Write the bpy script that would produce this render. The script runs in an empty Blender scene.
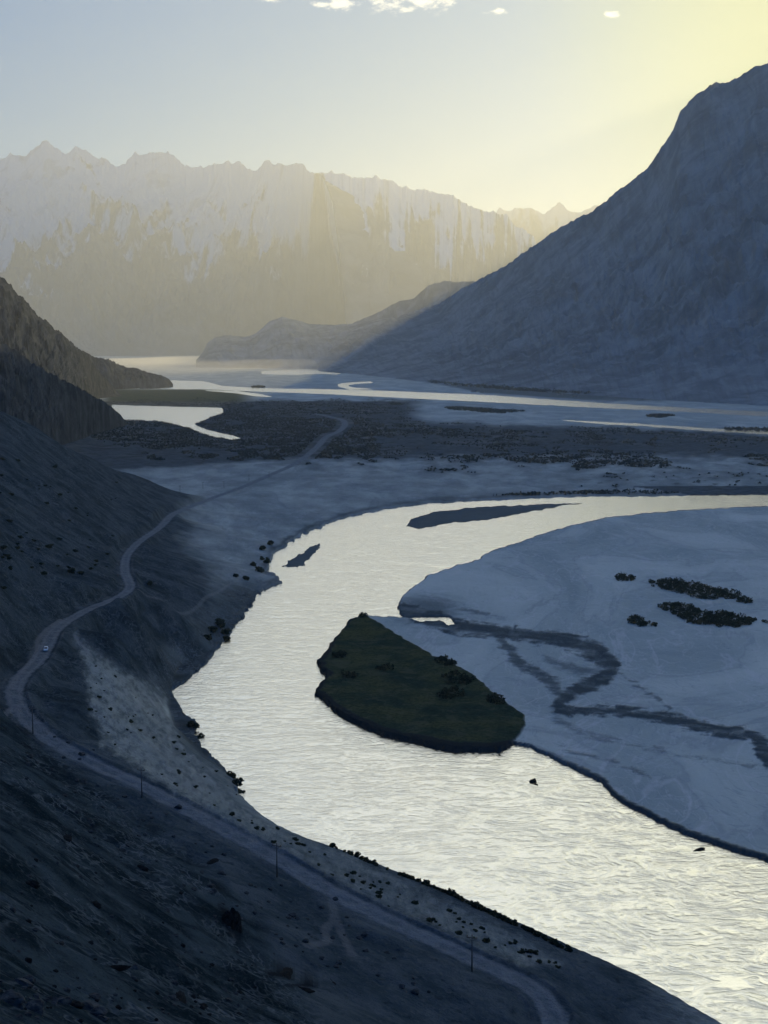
import bpy, math, random
import numpy as np
from mathutils import Vector, Matrix
random.seed(7)
RNG = np.random.default_rng(11)
sc = bpy.context.scene
COL = sc.collection
R = math.radians

# ------------------------------------------------------------------ survey helpers
F = 1365.0; HC = 170.0
TH = math.atan(167.0 / F)
CT, ST = math.cos(TH), math.sin(TH)

def ray(px, py):
    a = (px - 384.0) / F; b = (512.0 - py) / F
    return a, CT + b * ST, -ST + b * CT

def at(px, py, z=0.0):
    a, y, c = ray(px, py); t = (z - HC) / c
    return (a * t, y * t, z)

def atd(px, py, Y):
    a, y, c = ray(px, py); t = Y / y
    return (a * t, Y, HC + c * t)

def plan_px(x, y, z=0.0):
    """map coordinates -> survey coordinates of the valley floor"""
    yc = y * CT - (z - HC) * ST
    up = y * ST + (z - HC) * CT
    yc = np.maximum(yc, 1.0)
    return 384 + F * x / yc, 512 - F * up / yc

# ------------------------------------------------------------------ noise
_perm = RNG.permutation(1024)
_ang = RNG.uniform(0, 2 * np.pi, 1024)
_gx, _gy = np.cos(_ang), np.sin(_ang)

def perlin(x, y, seed=0):
    x = np.asarray(x, float); y = np.asarray(y, float)
    xi = np.floor(x).astype(np.int64); yi = np.floor(y).astype(np.int64)
    xf = x - xi; yf = y - yi
    u = xf * xf * xf * (xf * (xf * 6 - 15) + 10); v = yf * yf * yf * (yf * (yf * 6 - 15) + 10)
    def g(a, b, fx, fy):
        h = _perm[(_perm[(a + seed * 131) & 1023] + b + seed * 57) & 1023]
        return _gx[h] * fx + _gy[h] * fy
    n00 = g(xi, yi, xf, yf); n10 = g(xi + 1, yi, xf - 1, yf)
    n01 = g(xi, yi + 1, xf, yf - 1); n11 = g(xi + 1, yi + 1, xf - 1, yf - 1)
    a = n00 + u * (n10 - n00); b = n01 + u * (n11 - n01)
    return (a + v * (b - a)) * 1.4

def fbm(x, y, octv=5, seed=0, gain=0.5, lac=2.03):
    s = 0; a = 1; t = 0
    for o in range(octv):
        s = s + a * perlin(x, y, seed + o); t += a; a *= gain; x = x * lac + 17.3; y = y * lac - 9.1
    return s / t

def ridged(x, y, octv=5, seed=0, gain=0.55, lac=2.05):
    s = 0; a = 1; t = 0; w = 1
    for o in range(octv):
        n = 1 - np.abs(perlin(x, y, seed + o)); n = n * n
        s = s + a * n * w; w = np.clip(n * 1.6, 0, 1); t += a; a *= gain; x = x * lac + 7.7; y = y * lac + 3.1
    return s / t

def sstep(a, b, x):
    t = np.clip((x - a) / (b - a), 0, 1); return t * t * (3 - 2 * t)

def seg_dist(P, Q, X, Y):
    dx, dy = Q[0] - P[0], Q[1] - P[1]; L = dx * dx + dy * dy + 1e-9
    t = np.clip(((X - P[0]) * dx + (Y - P[1]) * dy) / L, 0, 1)
    return np.hypot(X - P[0] - t * dx, Y - P[1] - t * dy), t

def smooth_line(pts, n=4):
    pts = np.array(pts, float); out = []
    for i in range(len(pts) - 1):
        p0 = pts[max(i - 1, 0)]; p1 = pts[i]; p2 = pts[i + 1]; p3 = pts[min(i + 2, len(pts) - 1)]
        for k in range(n):
            t = k / n
            out.append(0.5 * ((2 * p1) + (-p0 + p2) * t + (2 * p0 - 5 * p1 + 4 * p2 - p3) * t * t + (-p0 + 3 * p1 - 3 * p2 + p3) * t ** 3))
    out.append(pts[-1]); return np.array(out)

def poly_sd(poly, X, Y, margin=40.0):
    """signed distance, positive inside; -margin far away"""
    poly = np.array(poly, float)
    res = np.full(X.shape, -margin)
    lo = poly.min(0) - margin; hi = poly.max(0) + margin
    idx = np.nonzero((X > lo[0]) & (X < hi[0]) & (Y > lo[1]) & (Y < hi[1]))[0]
    x = X[idx]; y = Y[idx]; d = np.full(x.shape, margin); ins = np.zeros(x.shape, bool)
    n = len(poly)
    for i in range(n):
        P = poly[i]; Q = poly[(i + 1) % n]
        dd, _ = seg_dist(P, Q, x, y); d = np.minimum(d, dd)
        if P[1] != Q[1]:
            c = ((P[1] > y) != (Q[1] > y)) & (x < (Q[0] - P[0]) * (y - P[1]) / (Q[1] - P[1]) + P[0])
            ins ^= c
    res[idx] = np.where(ins, d, -d)
    return res

def line_dist(pts, X, Y, margin):
    pts = np.array(pts, float)
    res = np.full(X.shape, margin); zz = np.zeros(X.shape)
    lo = pts[:, :2].min(0) - margin; hi = pts[:, :2].max(0) + margin
    idx = np.nonzero((X > lo[0]) & (X < hi[0]) & (Y > lo[1]) & (Y < hi[1]))[0]
    x = X[idx]; y = Y[idx]; d = np.full(x.shape, margin); z = np.zeros(x.shape)
    for i in range(len(pts) - 1):
        dd, t = seg_dist(pts[i], pts[i + 1], x, y); m = dd < d
        d = np.where(m, dd, d)
        if pts.shape[1] > 2: z = np.where(m, pts[i][2] + t * (pts[i + 1][2] - pts[i][2]), z)
    res[idx] = d; zz[idx] = z
    return res, zz

# ------------------------------------------------------------------ object helpers
def tag(o, label=None, cat=None, group=None, kind=None):
    if label: o['label'] = label
    if cat: o['category'] = cat
    if group: o['group'] = group
    if kind: o['kind'] = kind
    return o

def mesh_obj(name, verts, faces, mat, parent=None, smooth=False):
    me = bpy.data.meshes.new(name)
    verts = np.asarray(verts, np.float32)
    if isinstance(faces, np.ndarray):
        k = faces.shape[1]; nf = len(faces)
        me.vertices.add(len(verts)); me.vertices.foreach_set('co', verts.ravel())
        me.loops.add(nf * k); me.loops.foreach_set('vertex_index', faces.astype(np.int32).ravel())
        me.polygons.add(nf)
        me.polygons.foreach_set('loop_start', np.arange(0, nf * k, k, dtype=np.int32))
        me.polygons.foreach_set('loop_total', np.full(nf, k, np.int32))
        me.update(calc_edges=True)
    else:
        me.from_pydata([tuple(map(float, v)) for v in verts], [], [tuple(f) for f in faces]); me.update()
    if smooth: me.polygons.foreach_set('use_smooth', np.ones(len(me.polygons), bool))
    if mat: me.materials.append(mat)
    o = bpy.data.objects.new(name, me); COL.objects.link(o)
    if parent: o.parent = parent
    return o

def grid_faces(nr, nc):
    i = np.arange(nr - 1)[:, None] * nc + np.arange(nc - 1)[None, :]
    i = i.ravel()
    return np.stack([i, i + 1, i + nc + 1, i + nc], 1)

def set_attr(o, name, arr):
    a = o.data.attributes.new(name, 'FLOAT_COLOR', 'POINT')
    a.data.foreach_set('color', np.asarray(arr, np.float32).ravel())

class MB:
    def __init__(s): s.v = []; s.f = []
    def add(s, vs, fs):
        b = len(s.v); s.v += [tuple(v) for v in vs]; s.f += [tuple(b + i for i in f) for f in fs]
    def box(s, c, sz, rz=0, taper=1.0):
        x, y, z = sz[0] / 2, sz[1] / 2, sz[2] / 2; vs = []
        for zz, k in ((-z, 1), (z, taper)):
            for a, b in ((-x, -y), (x, -y), (x, y), (-x, y)):
                a2, b2 = a * k, b * k
                vs.append((c[0] + a2 * math.cos(rz) - b2 * math.sin(rz), c[1] + a2 * math.sin(rz) + b2 * math.cos(rz), c[2] + zz))
        s.add(vs, [(0, 3, 2, 1), (4, 5, 6, 7), (0, 1, 5, 4), (1, 2, 6, 5), (2, 3, 7, 6), (3, 0, 4, 7)])
    def tube(s, p, q, r0, r1, n=8):
        p = Vector(p); q = Vector(q); d = (q - p).normalized()
        a = d.orthogonal().normalized(); b = d.cross(a)
        vs = [];
        for c, r in ((p, r0), (q, r1)):
            for k in range(n):
                t = 2 * math.pi * k / n; vs.append(c + (a * math.cos(t) + b * math.sin(t)) * r)
        fs = [(k, (k + 1) % n, n + (k + 1) % n, n + k) for k in range(n)] + [tuple(range(n - 1, -1, -1)), tuple(range(n, 2 * n))]
        s.add(vs, fs)
    def build(s, name, mat, parent=None, smooth=False): return mesh_obj(name, s.v, s.f, mat, parent, smooth)

def empty(name, loc, rz=0):
    o = bpy.data.objects.new(name, None); COL.objects.link(o); o.location = loc; o.rotation_euler = (0, 0, rz); o.empty_display_size = 1
    return o

def copy_tree(o, parent=None):
    c = o.copy(); COL.objects.link(c)
    if parent: c.parent = parent
    for ch in list(o.children): copy_tree(ch, c)
    return c

# ------------------------------------------------------------------ materials
class NT:
    def __init__(s, name):
        s.m = bpy.data.materials.new(name); s.m.use_nodes = True; s.t = s.m.node_tree; s.t.nodes.clear()
        s.out = s.n('ShaderNodeOutputMaterial')
    def n(s, ty, **kw):
        nd = s.t.nodes.new(ty)
        for k, v in kw.items():
            if k.startswith('i_'):
                nd.inputs[k[2:].replace('_', ' ')].default_value = v
            else: setattr(nd, k, v)
        return nd
    def l(s, a, b): s.t.links.new(a, b)
    def put(s, sock, v):
        if hasattr(v, 'is_output') or isinstance(v, bpy.types.NodeSocket): s.l(v, sock)
        else: sock.default_value = v
    def math(s, op, a, b=0.0, clamp=False):
        nd = s.n('ShaderNodeMath', operation=op, use_clamp=clamp); s.put(nd.inputs[0], a); s.put(nd.inputs[1], b); return nd.outputs[0]
    def mix(s, fac, a, b, mode='MIX'):
        nd = s.n('ShaderNodeMix', data_type='RGBA', blend_type=mode); s.put(nd.inputs[0], fac)
        for k, v in ((6, a), (7, b)):
            if isinstance(v, tuple): v = tuple(v) + (1,) * (4 - len(v))
            s.put(nd.inputs[k], v)
        return nd.outputs[2]
    def noise(s, vec, scale, detail=5, rough=0.55, dist=0.0):
        nd = s.n('ShaderNodeTexNoise'); s.l(vec, nd.inputs['Vector'])
        nd.inputs['Scale'].default_value = scale; nd.inputs['Detail'].default_value = detail
        nd.inputs['Roughness'].default_value = rough; nd.inputs['Distortion'].default_value = dist
        return nd.outputs[0]
    def ramp(s, x, a, b, lo=0.0, hi=1.0, smooth=True):
        nd = s.n('ShaderNodeMapRange', interpolation_type='SMOOTHSTEP' if smooth else 'LINEAR'); s.put(nd.inputs[0], x)
        nd.inputs[1].default_value = a; nd.inputs[2].default_value = b; nd.inputs[3].default_value = lo; nd.inputs[4].default_value = hi
        return nd.outputs[0]
    def pos(s): return s.n('ShaderNodeNewGeometry').outputs['Position']
    def scale_vec(s, vec, sc3, rz=0):
        nd = s.n('ShaderNodeMapping'); s.l(vec, nd.inputs[0]); nd.inputs['Rotation'].default_value = (0, 0, rz); nd.inputs['Scale'].default_value = sc3
        return nd.outputs[0]
    def bsdf(s, color, rough=0.9, spec=0.2, bump=None, strength=1.0, dist=1.0):
        p = s.n('ShaderNodeBsdfPrincipled'); s.put(p.inputs['Base Color'], color if not isinstance(color, tuple) else tuple(color) + (1,) * (4 - len(color)))
        s.put(p.inputs['Roughness'], rough); p.inputs['Specular IOR Level'].default_value = spec
        if bump is not None:
            b = s.n('ShaderNodeBump'); b.inputs['Strength'].default_value = strength; b.inputs['Distance'].default_value = dist
            s.l(bump, b.inputs['Height']); s.l(b.outputs[0], p.inputs['Normal'])
        s.l(p.outputs[0], s.out.inputs[0]); return p

def simple_mat(name, col, rough=0.8, spec=0.3, var=0.25, scale=3.0, metallic=0):
    t = NT(name); c = t.noise(t.pos(), scale, 4)
    f = t.ramp(c, 0.3, 0.7, 1 - var, 1 + var)
    cc = t.mix(1.0, tuple(col), f, 'MULTIPLY')
    p = t.bsdf(cc, rough, spec); p.inputs['Metallic'].default_value = metallic
    return t.m

def ground_material():
    t = NT('ground_mat'); P = t.pos()
    A = t.n('ShaderNodeAttribute', attribute_name='mask_a'); B = t.n('ShaderNodeAttribute', attribute_name='mask_b')
    sa = t.n('ShaderNodeSeparateColor'); t.l(A.outputs['Color'], sa.inputs[0])
    sb = t.n('ShaderNodeSeparateColor'); t.l(B.outputs['Color'], sb.inputs[0])
    veg, pale, wet = sa.outputs; road = A.outputs['Alpha']
    grass, scree, tracks = sb.outputs; dark = B.outputs['Alpha']
    big = t.noise(P, 0.012, 6, 0.6, 0.6); mid = t.noise(P, 0.07, 6, 0.62, 0.4); fine = t.noise(P, 0.6, 5, 0.65)
    # dry silt of the valley floor with braided streaks
    st = t.noise(t.scale_vec(P, (0.008, 0.0035, 0.01), R(-25)), 1.0, 5, 0.55, 1.6)
    st2 = t.noise(t.scale_vec(P, (0.0085, 0.004, 0.01), R(-38)), 1.0, 5, 0.5, 2.2)
    st3 = t.noise(t.scale_vec(P, (0.02, 0.012, 0.01), R(50)), 1.0, 4, 0.5, 2.6)
    line = t.math('ABSOLUTE', t.math('SUBTRACT', st2, 0.5)); line = t.ramp(line, 0.0, 0.012, 1, 0); l3 = t.ramp(t.math('ABSOLUTE', t.math('SUBTRACT', st3, 0.47)), 0.0, 0.012, 1, 0)
    line2 = t.math('ABSOLUTE', t.math('SUBTRACT', st, 0.5)); line2 = t.ramp(line2, 0.0, 0.02, 1, 0)
    silt = t.mix(t.ramp(st, 0.3, 0.7), (0.29, 0.335, 0.325), (0.5, 0.535, 0.49))
    silt = t.mix(t.math('MULTIPLY', line, 0.4), silt, (0.56, 0.56, 0.56))
    silt = t.mix(t.math('MULTIPLY', l3, 0.4), silt, (0.53, 0.53, 0.53))
    silt = t.mix(t.math('MULTIPLY', line2, 0.35), silt, (0.24, 0.26, 0.28))
    silt = t.mix(t.math('MULTIPLY', t.ramp(fine, 0.45, 0.75), 0.08), silt, (0.28, 0.3, 0.31))
    # stony soil of the terraces
    soil = t.mix(t.ramp(mid, 0.3, 0.7), (0.035, 0.055, 0.068), (0.095, 0.12, 0.135))
    soil = t.mix(t.math('MULTIPLY', t.ramp(fine, 0.5, 0.7), 0.5), soil, (0.11, 0.13, 0.14))
    soil = t.mix(t.math('MULTIPLY', t.ramp(t.noise(P, 0.35, 6, 0.7), 0.55, 0.68), 0.6), soil, (0.015, 0.024, 0.03))
    f4 = t.noise(t.scale_vec(P, (0.045, 0.018, 0.01), R(-30)), 1.0, 4, 0.5, 2.0); f5 = t.noise(t.scale_vec(P, (0.03, 0.022, 0.01), R(40)), 1.0, 3, 0.5, 3.0)
    silt = t.mix(t.math('MULTIPLY', t.ramp(t.math('ABSOLUTE', t.math('SUBTRACT', f4, 0.5)), 0.0, 0.016, 1, 0), 0.3), silt, (0.58, 0.59, 0.6))
    silt = t.mix(t.math('MULTIPLY', t.ramp(t.math('ABSOLUTE', t.math('SUBTRACT', f5, 0.52)), 0.0, 0.014, 1, 0), 0.35), silt, (0.2, 0.235, 0.26))
    c = t.mix(t.math('MULTIPLY', pale, 1.0), soil, silt)
    # foreground scree
    warp = t.noise(P, 0.03, 3)
    v = t.n('ShaderNodeTexVoronoi', feature='DISTANCE_TO_EDGE'); v.inputs['Scale'].default_value = 1.0
    wv = t.n('ShaderNodeVectorMath', operation='ADD'); t.l(t.scale_vec(P, (0.34, 0.15, 0.3), R(25)), wv.inputs[0])
    nc = t.n('ShaderNodeTexNoise'); nc.inputs['Scale'].default_value = 0.12; nc.inputs['Detail'].default_value = 4; t.l(P, nc.inputs['Vector'])
    vm = t.n('ShaderNodeVectorMath', operation='SCALE'); t.l(nc.outputs['Color'], vm.inputs[0]); vm.inputs['Scale'].default_value = 4.0
    t.l(vm.outputs[0], wv.inputs[1]); t.l(wv.outputs[0], v.inputs['Vector'])
    tr = t.math('MULTIPLY', t.ramp(v.outputs['Distance'], 0.0, 0.13, 1, 0), t.ramp(t.noise(P, 0.05, 5, 0.6), 0.40, 0.62))
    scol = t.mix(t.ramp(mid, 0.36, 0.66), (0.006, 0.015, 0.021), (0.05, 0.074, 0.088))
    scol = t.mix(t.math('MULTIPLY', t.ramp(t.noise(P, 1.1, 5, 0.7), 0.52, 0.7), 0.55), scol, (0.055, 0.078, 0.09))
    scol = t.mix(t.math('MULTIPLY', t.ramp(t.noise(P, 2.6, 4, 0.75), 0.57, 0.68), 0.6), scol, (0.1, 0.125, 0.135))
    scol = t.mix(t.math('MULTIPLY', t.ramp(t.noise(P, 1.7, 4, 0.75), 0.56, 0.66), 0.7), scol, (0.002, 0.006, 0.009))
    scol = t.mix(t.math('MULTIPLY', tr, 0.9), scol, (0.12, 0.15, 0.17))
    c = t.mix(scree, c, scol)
    # scrub ground, meadow
    vcol = t.mix(t.ramp(t.noise(P, 0.02, 7, 0.7, 0.5), 0.38, 0.6), (0.02, 0.032, 0.034), (0.13, 0.145, 0.15))
    c = t.mix(t.math('MULTIPLY', veg, 0.8), c, vcol)
    gcol = t.mix(t.ramp(t.noise(P, 0.04, 5, 0.6), 0.35, 0.65), (0.024, 0.048, 0.036), (0.075, 0.088, 0.042))
    gcol = t.mix(t.math('MULTIPLY', t.ramp(fine, 0.42, 0.62), 0.55), gcol, (0.012, 0.022, 0.014))
    gcol = t.mix(t.math('MULTIPLY', t.ramp(t.noise(P, 0.11, 6, 0.7, 0.4), 0.5, 0.62), 0.5), gcol, (0.09, 0.1, 0.065))
    c = t.mix(grass, c, gcol)
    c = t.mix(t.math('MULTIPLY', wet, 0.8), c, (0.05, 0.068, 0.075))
    rc = t.mix(t.ramp(t.noise(P, 0.25, 5, 0.6), 0.3, 0.7), (0.12, 0.145, 0.16), (0.2, 0.225, 0.24))
    c = t.mix(road, c, rc)
    c = t.mix(tracks, c, (0.24, 0.25, 0.255))
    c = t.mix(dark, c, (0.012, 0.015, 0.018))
    h = t.math('ADD', t.math('MULTIPLY', t.noise(P, 0.25, 7, 0.68), 1.6), t.math('MULTIPLY', fine, 0.5))
    rough_amt = t.math('SUBTRACT', 1.0, t.math('MULTIPLY', pale, 0.86), True)
    h = t.math('MULTIPLY', h, rough_amt)
    h = t.math('ADD', h, t.math('MULTIPLY', st2, 1.2))
    h = t.math('ADD', h, t.math('MULTIPLY', t.math('MULTIPLY', tr, scree), -0.4))
    rgh = t.math('SUBTRACT', 0.92, t.math('MULTIPLY', wet, 0.42))
    t.bsdf(c, 0.95, 0.0, h, 1.0, 1.6)
    return t.m

def rock_material(name, lo, hi, s, bump=1.0, snow=False, mot=0.55, st=(3200, 800)):
    t = NT(name); P = t.pos()
    FL = t.n('ShaderNodeAttribute', attribute_name='flow').outputs['Vector']
    a = t.noise(P, s, 8, 0.62, 0.5); b = t.noise(t.scale_vec(FL, (st[0] * s, st[1] * s, 1)), 1.0, 8, 0.66, 0.5)
    d2 = t.noise(t.scale_vec(FL, (900 * s, 2600 * s, 1), R(20)), 1.0, 6, 0.6, 0.6)
    c = t.mix(t.ramp(a, 0.32, 0.68), lo, hi)
    c = t.mix(t.math('MULTIPLY', t.ramp(b, 0.42, 0.66), mot), c, tuple(x * 0.5 for x in lo))
    A = t.n('ShaderNodeAttribute', attribute_name='mask_a'); sa = t.n('ShaderNodeSeparateColor'); t.l(A.outputs['Color'], sa.inputs[0])
    c = t.mix(sa.outputs[1], c, tuple(min(1, x * 1.45) for x in hi))          # debris in the gullies
    c = t.mix(sa.outputs[2], c, (0.03, 0.036, 0.034))
    if snow:
        sn = t.math('ADD', sa.outputs[0], t.math('MULTIPLY', t.math('SUBTRACT', b, 0.5), 1.5))
        c = t.mix(t.ramp(sn, 0.15, 0.95), c, (0.6, 0.66, 0.74))
    c = t.mix(t.math('MULTIPLY', t.ramp(d2, 0.52, 0.66), 0.35), c, tuple(min(1, x * 1.3) for x in hi))
    h = t.math('ADD', t.math('MULTIPLY', a, 0.35), b)
    t.bsdf(c, 0.95, 0.0, h, bump, 1.2 / s * 0.12)
    return t.m

def water_material():
    t = NT('water_mat'); P = t.pos()
    # flow warp so wavelets run in curved, braided lines
    w = t.n('ShaderNodeTexNoise'); w.inputs['Scale'].default_value = 0.02; w.inputs['Detail'].default_value = 4; t.l(P, w.inputs['Vector'])
    vm = t.n('ShaderNodeVectorMath', operation='SCALE'); t.l(w.outputs['Color'], vm.inputs[0]); vm.inputs['Scale'].default_value = 26.0
    va = t.n('ShaderNodeVectorMath', operation='ADD'); t.l(P, va.inputs[0]); t.l(vm.outputs[0], va.inputs[1]); W = va.outputs[0]
    n1 = t.noise(t.scale_vec(W, (0.3, 0.75, 1), R(-20)), 1.0, 6, 0.62, 0.7)
    n2 = t.noise(t.scale_vec(W, (1.2, 2.2, 1), R(-20)), 1.0, 4, 0.6, 0.4)
    n3 = t.noise(t.scale_vec(W, (0.03, 0.06, 1), R(-20)), 1.0, 4, 0.5)
    n4 = t.noise(t.scale_vec(W, (0.035, 0.16, 1), R(-24)), 1.0, 5, 0.6, 1.0)
    h = t.math('ADD', t.math('MULTIPLY', n1, 1.15), t.math('MULTIPLY', n2, 0.5)); h = t.math('ADD', h, t.math('MULTIPLY', n3, 2.0))
    amp = t.ramp(n4, 0.38, 0.62, 0.35, 1.5)
    h = t.math('MULTIPLY', h, amp)
    # silty meltwater
    base = t.mix(t.ramp(n3, 0.3, 0.7), (0.30, 0.32, 0.31), (0.37, 0.385, 0.37))
    p = t.bsdf((1.0, 0.99, 0.96), 0.17, 0.5, h, 0.18, 0.8)
    p.inputs['Metallic'].default_value = 1.0
    return t.m

M_ground = ground_material()
M_water = water_material()
M_far = rock_material('far_rock', (0.07, 0.085, 0.1), (0.15, 0.165, 0.18), 0.0022, 0.8, snow=True, mot=.5, st=(1900, 1500))
M_big = rock_material('slope_rock', (0.10, 0.13, 0.15), (0.26, 0.29, 0.31), 0.004, 0.7, mot=.4, st=(4200, 700))
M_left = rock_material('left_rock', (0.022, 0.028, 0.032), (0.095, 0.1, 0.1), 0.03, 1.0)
M_leaf = simple_mat('leaf', (0.028, 0.04, 0.024), 0.9, 0.05, 0.4, 2.0)
M_leaf2 = simple_mat('scrub_leaf', (0.035, 0.052, 0.048), 0.9, 0.05, 0.45, 0.3)
M_rock = simple_mat('boulder_rock', (0.028, 0.036, 0.042), 0.9, 0.2, 0.4, 1.5)
M_rockd = simple_mat('dark_rock', (0.007, 0.010, 0.012), 0.95, 0.1, 0.5, 0.8)
M_pole = simple_mat('pole_steel', (0.05, 0.055, 0.06), 0.6, 0.4, 0.2, 4)
M_ins = simple_mat('insulator', (0.12, 0.1, 0.09), 0.3, 0.5, 0.1, 4)
M_mud = simple_mat('mud_wall', (0.3, 0.28, 0.25), 0.9, 0.1, 0.25, 0.5)
M_roof = simple_mat('mud_roof', (0.2, 0.19, 0.17), 0.9, 0.1, 0.25, 0.7)
M_darkw = simple_mat('dark_opening', (0.02, 0.02, 0.022), 0.6, 0.3, 0.2, 1)
M_white = simple_mat('car_paint', (0.75, 0.76, 0.78), 0.35, 0.5, 0.05, 2)
M_glass = simple_mat('car_glass', (0.01, 0.012, 0.015), 0.08, 0.6, 0.05, 2)
M_tyre = simple_mat('tyre', (0.02, 0.02, 0.02), 0.9, 0.2, 0.2, 5)
M_bark = simple_mat('bark', (0.05, 0.045, 0.04), 0.9, 0.1, 0.3, 5)

# ------------------------------------------------------------------ map of the valley
LEFT_SHORE = [(1500, 495), (1300, 495), (900, 494), (768, 495), (690, 496), (640, 497), (584, 497), (509, 500), (429, 504), (384, 510), (340, 520), (307, 533), (286, 545),
    (272, 557), (267, 571), (276, 574), (283, 582), (270, 588), (257, 597), (247, 612), (231, 634), (218, 650), (205, 665), (188, 680), (172, 692), (176, 704), (186, 716), (196, 722), (194, 736),
    (205, 752), (222, 766), (236, 782), (240, 803), (262, 826), (300, 852), (350, 884), (400, 907), (450, 932), (500, 960), (570, 995), (640, 1018), (720, 1050), (800, 1085), (900, 1140), (1100, 1300), (1500, 1700)]
RIGHT_SHORE = [(2000, 1300), (1300, 1060), (1000, 960), (850, 900), (768, 862), (728, 850), (690, 837), (660, 824), (641, 813), (622, 804), (611, 796), (603, 784), (580, 773), (560, 763), (544, 755), (530, 748), (514, 746),
    (490, 749), (454, 748), (415, 740), (385, 733), (355, 721), (337, 709), (320, 695), (326, 684), (333, 678), (326, 675), (321, 665), (331, 654), (334, 644), (340, 634), (352, 623), (364, 616), (380, 617), (410, 618), (449, 618), (457, 625), (448, 626), (440, 621), (422, 622),
    (402, 617), (396, 608), (402, 596), (410, 590), (429, 575), (446, 570), (459, 565), (479, 560), (484, 555), (489, 552), (519, 542), (549, 532), (574, 525), (609, 517), (684, 510), (768, 506), (900, 503), (1500, 502)]
RIVER = LEFT_SHORE + RIGHT_SHORE
BAR1 = [(405, 527), (410, 519), (434, 511), (484, 506), (559, 503), (600, 502), (560, 507), (534, 512), (484, 521), (449, 524), (420, 530)]
BAR2 = [(280, 568), (296, 555), (307, 549), (322, 543), (316, 553), (304, 565), (294, 568)]
ISLAND = [(364, 617), (379, 625), (400, 639), (433, 658), (447, 660), (457, 669), (475, 679), (490, 694), (514, 711), (524, 718), (525, 729), (516, 743), (500, 752), (454, 752), (415, 744), (385, 737), (355, 725), (335, 713), (316, 695),
    (326, 680), (318, 665), (331, 645), (350, 622)]
LAKE = [(112, 405), (160, 406.5), (222, 408), (224, 413), (210, 418), (194, 424), (207, 430), (225, 434), (241, 438), (232, 440), (217, 438), (200, 433), (189, 428), (158, 421), (124, 420), (114, 411)]
CHAN_A = [(140, 383), (175, 380.5), (205, 381.5), (222, 386), (262, 388.5), (330, 389.5), (384, 391), (484, 395), (584, 402), (684, 408), (768, 412), (1500, 448), (1500, 456), (768, 416.5), (684, 411.8), (584, 407), (484, 401.8), (384, 396.8), (330, 394), (262, 391.5), (200, 389), (140, 389)]
CHAN_B = [(205, 390.5), (236, 391), (262, 394.5), (272, 397), (255, 396), (236, 393)]
CHAN_C = [(262, 371.5), (300, 369.6), (337, 370.6), (346, 372.6), (337, 374.4), (318, 373.6), (296, 374.6), (262, 374)]
CHAN_D = [(338, 385), (342, 383.3), (356, 382.2), (371, 381.6), (372, 382.8), (356, 383.8), (347, 385.3), (352, 387.3), (372, 389.2), (350, 389.5), (341, 387.2)]
CHAN_E = [(560, 420), (640, 424), (700, 428), (768, 431), (900, 436), (900, 440), (768, 434.4), (700, 430.4), (640, 426), (600, 424)]
FAR_W = [(80, 358.5), (200, 357.5), (330, 362.5), (250, 364.5), (160, 363), (80, 362)]
WATERS = [RIVER, LAKE, CHAN_A, CHAN_B, CHAN_C, CHAN_D, CHAN_E]

ROAD = [(562, 1060, 23), (556, 1035, 24), (552, 1010, 25), (533, 988, 26), (503, 972, 27), (472, 958, 28), (440, 943, 29.3), (400, 925, 31), (350, 900, 33), (310, 878, 35), (277, 858, 37), (230, 832, 40), (180, 805, 43), (140, 784, 46),
    (100, 766, 49), (62, 746, 52), (36, 727, 54), (19, 707, 55), (14, 690, 55), (22, 675, 54), (38, 660, 52), (47, 645, 50.5), (57, 628, 48), (88, 609, 44), (118, 597, 40.5), (130, 586, 37.5), (125, 571, 34), (127, 555, 30), (140, 541, 25.5), (160, 527, 19.5), (173, 514, 14),
    (192, 506, 9), (215, 497, 6), (245, 486, 4), (270, 475, 3), (298, 462, 2.8), (318, 446, 2.8), (326, 437, 2.8), (339, 431, 2.8), (345, 424, 2.8), (340, 419, 2.8), (318, 414, 2.8)]
ROAD_W = smooth_line([at(*p) for p in ROAD], 5)
TRACKS = [[(332, 898, 34), (334, 912, 35.5), (325, 925, 37), (327, 938, 38), (308, 948, 40)],
          [(335, 912, 35.5), (345, 935, 36), (352, 955, 36)],
          [(130, 590, 38.5), (160, 594, 33), (190, 594, 25), (215, 588, 15), (235, 578, 8), (262, 566, 4)],
          [(0, 706, 60), (14, 702, 56), (19, 709, 55)],
          [(75, 637, 46), (92, 650, 44), (108, 662, 41)],
          [(12, 684, 56.5), (15, 672, 57), (30, 656, 54.5), (37, 646, 53), (38, 636, 52), (48, 624, 50), (62, 616, 48)]]
TRACKS_W = [smooth_line([at(*p) for p in t], 4) for t in TRACKS]

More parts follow.
